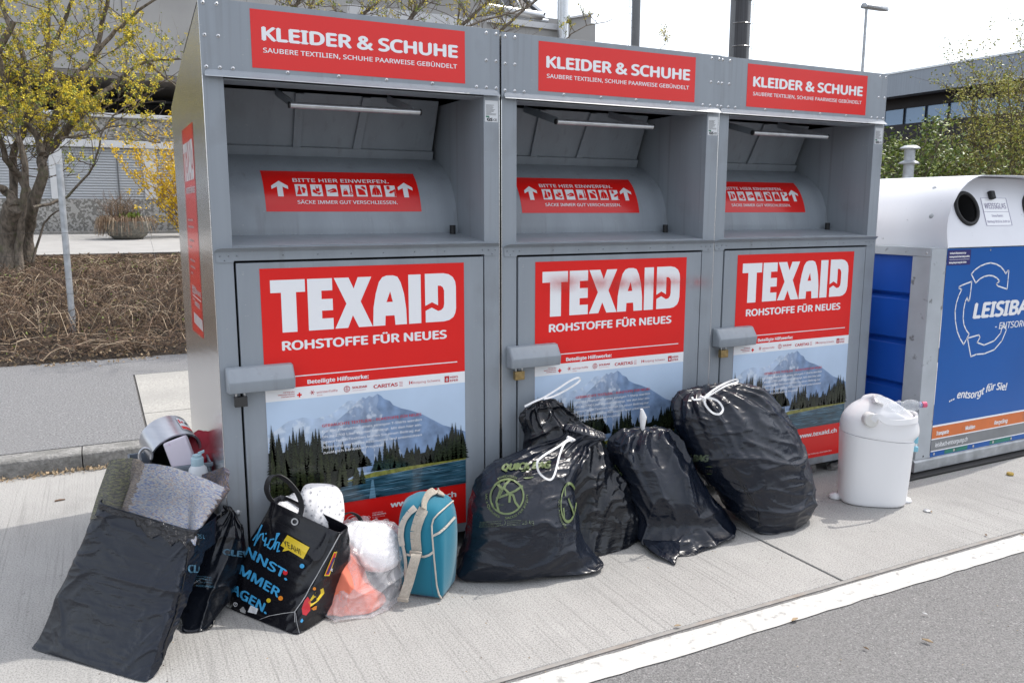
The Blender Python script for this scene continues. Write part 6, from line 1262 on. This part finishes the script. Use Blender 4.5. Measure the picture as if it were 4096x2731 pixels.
# ------------------------------------------------------------------ white nappy pail and bottle
M('pail_white', (.78, .78, .79), .28, spec=.5, var=(2, .01)); M('pail_inner', (.45, .43, .42), .5); M('pail_knob', (.66, .66, .64), .3); M('pail_blue', (.22, .50, .62), .35); M('cap_pink', (.65, .10, .20), .4); M('bottle_ring', (.20, .22, .42), .4)
NF = lambda x, y, Y: at(3350+x*.3826, 1500+y*.3826, Y)
pail = thing('nappy_pail', (3.03, -.40, 0), 'white nappy pail with a domed lid and swing handle standing on the concrete', 'pail')
Lb, Rb = Vector((2.915, -.30, 0)), Vector((3.155, -.50, 0)); PY = -.40
def pl_(xl, yl, xr, yr, F, B): return (NF(xl, yl, -.31), NF(xr, yr, -.49), F, B)
base_l, base_r = NF(18, 1200, -.31), NF(690, 1345, -.49); base_l.z = base_r.z = .004
st = [(base_l.lerp(base_r, .02), base_r.lerp(base_l, .02), .10, .10), (base_l+Vector((0, 0, .012)), base_r+Vector((0, 0, .012)), .105, .105), pl_(22, 1000, 715, 1150, .112, .112), pl_(30, 800, 740, 950, .118, .118), pl_(36, 640, 765, 740, .124, .124), pl_(38, 570, 775, 668, .126, .126)]
V = loft(st, 72, 40, 2.9); b = MB(); b.grid(V, 'pail_white', True, True); sub(b, 'body', pail, smooth=60)
st = [pl_(36, 566, 779, 664, .128, .128), pl_(38, 540, 790, 640, .130, .130), pl_(42, 500, 822, 600, .133, .132), pl_(62, 430, 830, 530, .131, .13), pl_(100, 365, 815, 450, .123, .122), pl_(160, 300, 770, 370, .108, .106), pl_(240, 245, 690, 300, .085, .083), pl_(310, 208, 580, 240, .055, .05), pl_(365, 192, 470, 204, .014, .012)]
V = loft(st, 120, 90, 2.3); V = np.concatenate([V, V[-1:]*.2+V[-1].mean(0)*.8])
q1, q2, q3 = NF(368, 203, -.40), NF(800, 432, -.485), NF(505, 372, -.53)      # three points of the oblique mouth of the lid
n_ = np.array((q2-q1).cross(q3-q1).normalized()); n_ = n_ if n_[2] > 0 else -n_
Vf = V.reshape(-1, 3); dist = (Vf-np.array(q1)) @ n_; mask = dist > 0; pr = Vf-np.outer(dist, n_)
ua = np.array((q2-q1).normalized()); ub = np.cross(n_, ua); ca, cb2 = pr @ ua, pr @ ub
a0, a1, b0, b1 = ca[mask].min(), ca[mask].max(), cb2[mask].min(), cb2[mask].max(); rr_ = np.sqrt(((ca-(a0+a1)/2)/((a1-a0)/2))**2+((cb2-(b0+b1)/2)/((b1-b0)/2))**2)
Vf = np.where(mask[:, None], pr-np.outer(.085*np.clip(1-(rr_/.93)**3, 0, 1), n_), Vf); V = Vf.reshape(V.shape)
b = MB(); b.grid(V, 'pail_white', True, True); sub(b, 'lid', pail, smooth=50)
b = MB(); kc = NF(350, 468, -.475); vd = (CAM-kc); vd.z = 0; vd.normalize(); kn = Vector((-.5, -.85, .05)).normalized()
b.lathe(kc, [(.0001, .012), (.030, .012), (.034, .008), (.035, -.03)], 'pail_knob', 28, kn); sub(b, 'pivot', pail, smooth=40)
hp_ = [(350, 395), (420, 430), (500, 480), (600, 495), (700, 492), (780, 480), (825, 460), (825, 425), (780, 400), (720, 392)]; ys = [-.515, -.53, -.545, -.555, -.56, -.56, -.545, -.50, -.44, -.40]
strap('swing_handle', [NF(370, 475, -.515)]+[NF(x, y, Y) for (x, y), Y in list(zip(hp_, ys))[1:]], .026, (.0, .1, 1), pail, 'pail_white', .012)
b = MB(); a_ = NF(812, 675, -.53); b.obox(a_, (.010, -.008, 0), (.006, .008, 0), (0, 0, .018), 'pail_blue'); a2 = NF(805, 770, -.53); b.obox(a2, (.012, -.010, 0), (.006, .008, 0), (0, 0, .014), 'pail_blue'); sub(b, 'latch', pail, smooth=40, bevel=.005)
b = MB(); a3 = NF(800, 715, -.52); b.obox(a3, (.010, -.008, 0), (.008, .010, 0), (0, 0, .030), 'pail_white'); sub(b, 'latch_plate', pail, smooth=40, bevel=.006)
b = MB(); f0 = Vector(G(*((3350+715*.3826)/DD, (1500+1325*.3826)/DD))); b.lathe((f0.x, f0.y+.012, 0), [(.034, .002), (.036, .008), (.030, .018), (.0001, .024)], 'pail_white', 22); f1 = base_l; b.lathe((f1.x-.002, f1.y+.02, 0), [(.03, .002), (.032, .008), (.026, .022), (.0001, .03)], 'pail_white', 18); sub(b, 'foot_pad', pail, smooth=50)
bo0, bo1 = NF(520, 340, -.44), NF(930, 305, -.53); axb = (bo1-bo0); Lb_ = axb.length
bot = thing('plastic_bottle', tuple(bo0), 'crushed clear plastic bottle with a pink cap lying on the pail lid', 'bottle')
b = MB(); prof = [(.0001, 0), (.026, .0), (.030, .008), (.031, .03), (.027, .045), (.030, .06), (.020, .075), (.029, .092), (.031, .115), (.030, Lb_-.075), (.024, Lb_-.05), (.013, Lb_-.03), (.012, Lb_-.018)]
b.lathe(bo0, prof, 'pet', 20, axb); vs = np.array(b.v); vs += (wave_noise(vs, 60, 3)*.0022)[:, None]*np.array([.3, .4, .8]); b.v = [tuple(p) for p in vs]; sub(b, 'body', bot, smooth=60)
b = MB(); b.lathe(bo0, [(.0128, Lb_-.032), (.0145, Lb_-.031), (.0145, Lb_-.026), (.0128, Lb_-.025)], 'bottle_ring', 16, axb); b.lathe(bo0, [(.0145, Lb_-.020), (.0148, Lb_-.002), (.013, Lb_), (.0001, Lb_)], 'cap_pink', 20, axb); sub(b, 'cap', bot, smooth=40)

# ------------------------------------------------------------------ household things behind the rug sack
M('pot_metal', (.50, .51, .54), .28, .85, stretch=(1, 1, 6), var=(6, .12), stain=(12, .6, .75, (.25, .26, .28), .5)); M('pot_inner', (.03, .035, .03), .4); M('pink_paint', (.45, .07, .32), .5, var=(30, .2), stain=(16, .45, .6, (.70, .66, .70))); M('box_white', (.68, .62, .70), .45, var=(9, .06), stain=(22, .66, .72, (.5, .12, .38), .8)); M('bottle_white', (.68, .71, .75), .35); M('bottle_cap', (.42, .58, .66), .35); M('red_fabric', (.35, .012, .03), .6, var=(12, .3)); M('crate_grey', (.18, .21, .25), .45)
NG = lambda x, y, Y: at(x*.4145, 1300+y*.4145, Y)
crate = thing('plastic_crate', tuple(NG(1700, 1500, .42)), 'grey plastic crate holding a pot and bottles beside the bin', 'crate'); crate.location.z = 0; cw = crate.location.copy()
b = MB(); top = NG(1700, 1360, .32).z
for dx0, dx1, dy0, dy1 in ((-.17, .13, -.11, -.102), (-.17, .13, .16, .168), (-.17, -.162, -.11, .168), (.122, .13, -.11, .168)): b.box(dx0, dx1, dy0, dy1, .0, top, 'crate_grey')
b.box(-.175, .135, -.115, -.10, top-.015, top, 'crate_grey'); b.box(-.17, .13, -.11, .168, .0, .01, 'crate_grey'); b.build('shell', crate, 40, .002)
pc_ = NG(1640, 1150, .48); pot = thing('cooking_pot', tuple(pc_), 'dented silver cake tin lying on its side with a wire loop and red sticker', 'cake tin')
axp = Vector((.25, -.80, -.42)).normalized(); RP = .100
b = MB(); b.lathe(pc_, [(.0001, -.07), (RP-.004, -.07), (RP, -.066), (RP, .055), (RP+.005, .058), (RP+.005, .064), (RP-.003, .064), (RP-.004, -.062), (.0001, -.062)], 'pot_metal', 44, axp); sub(b, 'tin', pot, smooth=35)
b = MB(); b.lathe(pc_, [(.0001, -.060), (RP-.005, -.060), (RP-.005, .05)], 'pot_inner', 40, axp); sub(b, 'dark_lining', pot, smooth=60)
b = MB(); b.tube([NG(1345+60*(1-math.cos(a)), 1260-75*math.sin(a), .36) for a in np.linspace(-.6, 3.6, 16)], .006, 'pot_metal', 8); sub(b, 'wire_loop', pot, smooth=60)
qp = axp.to_track_quat('Z', 'Y')
def onpot(a, z, h): v_ = Vector(((RP+.001+h)*math.cos(a), (RP+.001+h)*math.sin(a), z)); return tuple(pc_+qp @ v_)
best = min(np.linspace(0, 6.28, 90), key=lambda a: (Vector(onpot(a, 0, 0))-NG(1745, 1085, .45)).length)
P = Print(lambda x, z, h: onpot(best+x, z, h), .0008); P.rect(-.28, -.045, .30, .03, 'white_ink', 1, 8, 1); P.rect(-.26, .008, .28, .028, 'red_ink', 2, 8, 1); P.disc(.12, -.02, .006, 'red_ink', 2, 10, 9); P.disc(-.08, -.018, .010, 'black_ink', 2, 10, 9); P.rect(.2, -.035, .27, -.01, 'red_ink', 2, 2, 1); sub(P, 'sticker', pot)
bx = NG(1750, 1265, .37); kx_ = Vector((.9, -.15, .30)).normalized()*.045; ky_ = Vector((-.25, .25, .93)).normalized()*.075
b = MB(); b.obox(bx, kx_, kx_.cross(ky_).normalized()*.03, ky_, 'box_white'); o = b.build('carton', None, 40, .008); tag(o, 'white carton smeared with pink paint sticking out of the crate', 'carton')
bq = NG(1905, 1330, .30); t = thing('white_bottle', (bq.x, bq.y, bq.z-.18), 'white bottle with a pale blue flip cap standing in the crate', 'bottle')
b = MB(); b.lathe((0, 0, 0), [(.0001, 0), (.038, 0), (.040, .006), (.040, .13), (.034, .16), (.024, .172)], 'bottle_white', 24); b.build('body', t, 50); b = MB(); b.lathe((0, 0, .170), [(.024, 0), (.0245, .03), (.022, .034), (.018, .035), (.018, .045), (.0001, .046)], 'bottle_cap', 24); b.obox((.016, 0, .222), (.012, 0, .004), (0, .004, 0), (0, 0, .005), 'bottle_cap'); b.build('cap', t, 40)
b = MB(); rr0 = NG(1960, 1260, .44); b.grid([[rr0+Vector((.07*math.cos(a)*k+.004*math.sin(9*a), .05*math.sin(a)*.6+.01*k, .10*math.sin(a)*k+.004*math.cos(11*a))) for a in np.linspace(0, 6.28, 40, endpoint=False)] for k in (.02, .5, .9, 1.0)], 'red_fabric'); o = b.build('red_cloth_dish', None, 60); sd = o.modifiers.new('thick', 'SOLIDIFY'); sd.thickness = .006; tag(o, 'dark red scalloped dish standing on edge in the crate', 'dish')

# ------------------------------------------------------------------ litter and stones
M('stone', (.16, .155, .15), .85, var=(20, .4), bump=(30, .8, .02)); M('gold', (.5, .36, .10), .35, .8); M('tin', (.55, .56, .57), .4, .6)
def rock(p, s, seed, lab):
    rg = np.random.RandomState(seed); bm_ = bmesh.new(); bmesh.ops.create_icosphere(bm_, subdivisions=3, radius=1); vs = np.array([v.co for v in bm_.verts]); d = 1+.22*wave_noise(vs, 1.6, seed)+.08*wave_noise(vs, 5, seed+1)
    for v, k in zip(bm_.verts, d): v.co = Vector((v.co.x*s[0]*k, v.co.y*s[1]*k, max(-.6, v.co.z)*s[2]*k))
    me = bpy.data.meshes.new('rock'); bm_.to_mesh(me); bm_.free(); me.materials.append(MT['stone']); me.polygons.foreach_set('use_smooth', [True]*len(me.polygons)); me.set_sharp_from_angle(angle=R(35)); o = bpy.data.objects.new('stone', me); COL.objects.link(o); o.location = (p[0], p[1], s[2]*.55); tag(o, lab, 'stone')
s5_ = lambda x, y: G((3100+x*.2551)/DD, (1700+y*.2551)/DD)
rk = s5_(560, 755); rock((rk.x, rk.y+.04, 0), (.055, .04, .04), 3, 'grey stone under the right clothes bank beside the big bag'); rk = s5_(960, 745); rock((rk.x+.03, rk.y+.05, 0), (.05, .04, .035), 6, 'grey stone under the right clothes bank next to the nappy pail')
c0 = NF(1803, 1045, -.3); c0 = Vector(G((3350+1803*.3826)/DD, (1500+1045*.3826)/DD)); b = MB(); b.lathe((0, 0, 0), [(.0001, .002), (.017, .002), (.018, .004), (.018, .013), (.016, .015), (.0001, .0135)], 'gold', 20); tag(b.build('jar_lid', None, 40, loc=tuple(c0)), 'gold jar lid lying in front of the bottle bank', 'jar lid')
c0 = Vector(G((3350+935*.3826)/DD, (1500+1425*.3826)/DD)); b = MB(); b.lathe((0, 0, 0), [(.0001, .002), (.016, .002), (.016, .008), (.014, .0095), (.0001, .009)], 'tin', 20); tag(b.build('bottle_cap', None, 40, loc=tuple(c0)), 'pale bottle cap lying in front of the nappy pail', 'bottle cap')
rg = random.Random(17); s6 = lambda x, y: G((2400+x*.7211)/DD, (1900+y*.7211)/DD)
M('leaf_tan', (.40, .30, .19), .8, var=(40, .2)); M('paper', (.72, .72, .71), .7)
SP = [(1080, 810, .030, 'tan curled dry leaf on the road edge of the white line', 'leaf_tan'), (1815, 928, .030, 'tan dry leaf lying alone on the dark asphalt', 'leaf_tan'), (430, 843, .022, 'small brown leaf caught on the joint beside the white line', 'leaf_tan'), (1803, 776, .016, 'white paper scrap on the asphalt', 'paper'), (1475, 968, .018, 'small grey-brown leaf near the bottom of the asphalt', 'dead_leaf'), (2340, 335, .020, 'pale leaf on the white line at the right edge', 'leaf_tan'), (1835, 208, .020, 'tan leaf beside the pale bottle cap', 'leaf_tan'), (2140, 338, .020, 'brown twig-like leaf by the joint at right', 'dead_leaf')]
for x, y, s_, lab, mt_ in SP:
    s_ *= .75; p = s6(x, y); b = MB(); n = 5; a = rg.uniform(0, 6.28); vs = []
    for i in range(n):
        t_ = i/(n-1)-.5; wd = s_*.32*math.cos(t_*2.9)
        for sd_ in (-1, 0, 1): vs.append((math.cos(a)*t_*s_*1.6-math.sin(a)*sd_*wd, math.sin(a)*t_*s_*1.6+math.cos(a)*sd_*wd, .004+s_*.28*abs(sd_)*(1-abs(t_))+s_*.2*t_*t_))
    b.add(vs, [(3*i+k, 3*i+k+1, 3*i+4+k, 3*i+3+k) for i in range(n-1) for k in (0, 1)], mt_); tag(b.build('leaf_litter' if mt_ != 'paper' else 'paper_scrap', None, 60, loc=(p.x, p.y, p.z+.001)), lab, 'leaf' if mt_ != 'paper' else 'paper scrap')
p = G(*ZD(242, 388)); b = MB(); b.tube([(-.022, -.004, .005), (0, 0, .006), (.024, .004, .004)], [.004, .0048, .003], 'cane', 7); tag(b.build('brown_stick', None, 60, loc=(p.x, p.y, 0)), 'short reddish-brown stick on the concrete left of the rug sack', 'stick')
b = MB(); rg = random.Random(23)
for i in range(260): leaf(b, (rg.uniform(-1.0, -.3), 1.915-abs(rg.gauss(0, .022)), .003+rg.uniform(0, .012)), rg.uniform(.01, .03), rg.choice(('leaf_tan', 'dead_leaf_pale', 'gold_straw' if 'gold_straw' in MT else 'leaf_tan')), rg, .1)
for i in range(120): x = rg.uniform(-.95, .1); leaf(b, (x, 5.0-abs(rg.gauss(0, .12)), .108), rg.uniform(.015, .04), rg.choice(('leaf_tan', 'dead_leaf_pale', 'dead_leaf')), rg, .1)
tag(b.build('dry_litter'), 'dry straw and leaf crumbs along the kerb and pavement edge', 'litter', kind='stuff')
b = MB(); rg = random.Random(29)
for i in range(420):
    x, y = rg.uniform(-.9, 4.6), rg.choice((rg.uniform(-.95, 0), rg.uniform(-1.9, -.99))); s_ = rg.uniform(.0012, .0035); bm0 = [(x+s_*rg.uniform(.6, 1.3)*math.cos(a), y+s_*rg.uniform(.6, 1.3)*math.sin(a), .0005) for a in (0, 1.2, 2.5, 3.8, 5.1)]; b.add(bm0+[(x, y, s_*.9)], [(k, (k+1) % 5, 5) for k in range(5)], rg.choice(('dead_leaf', 'stone', 'leaf_tan', 'cane_dark')))
tag(b.build('grit'), 'grit and crumbs scattered on concrete and asphalt', 'grit', kind='stuff')
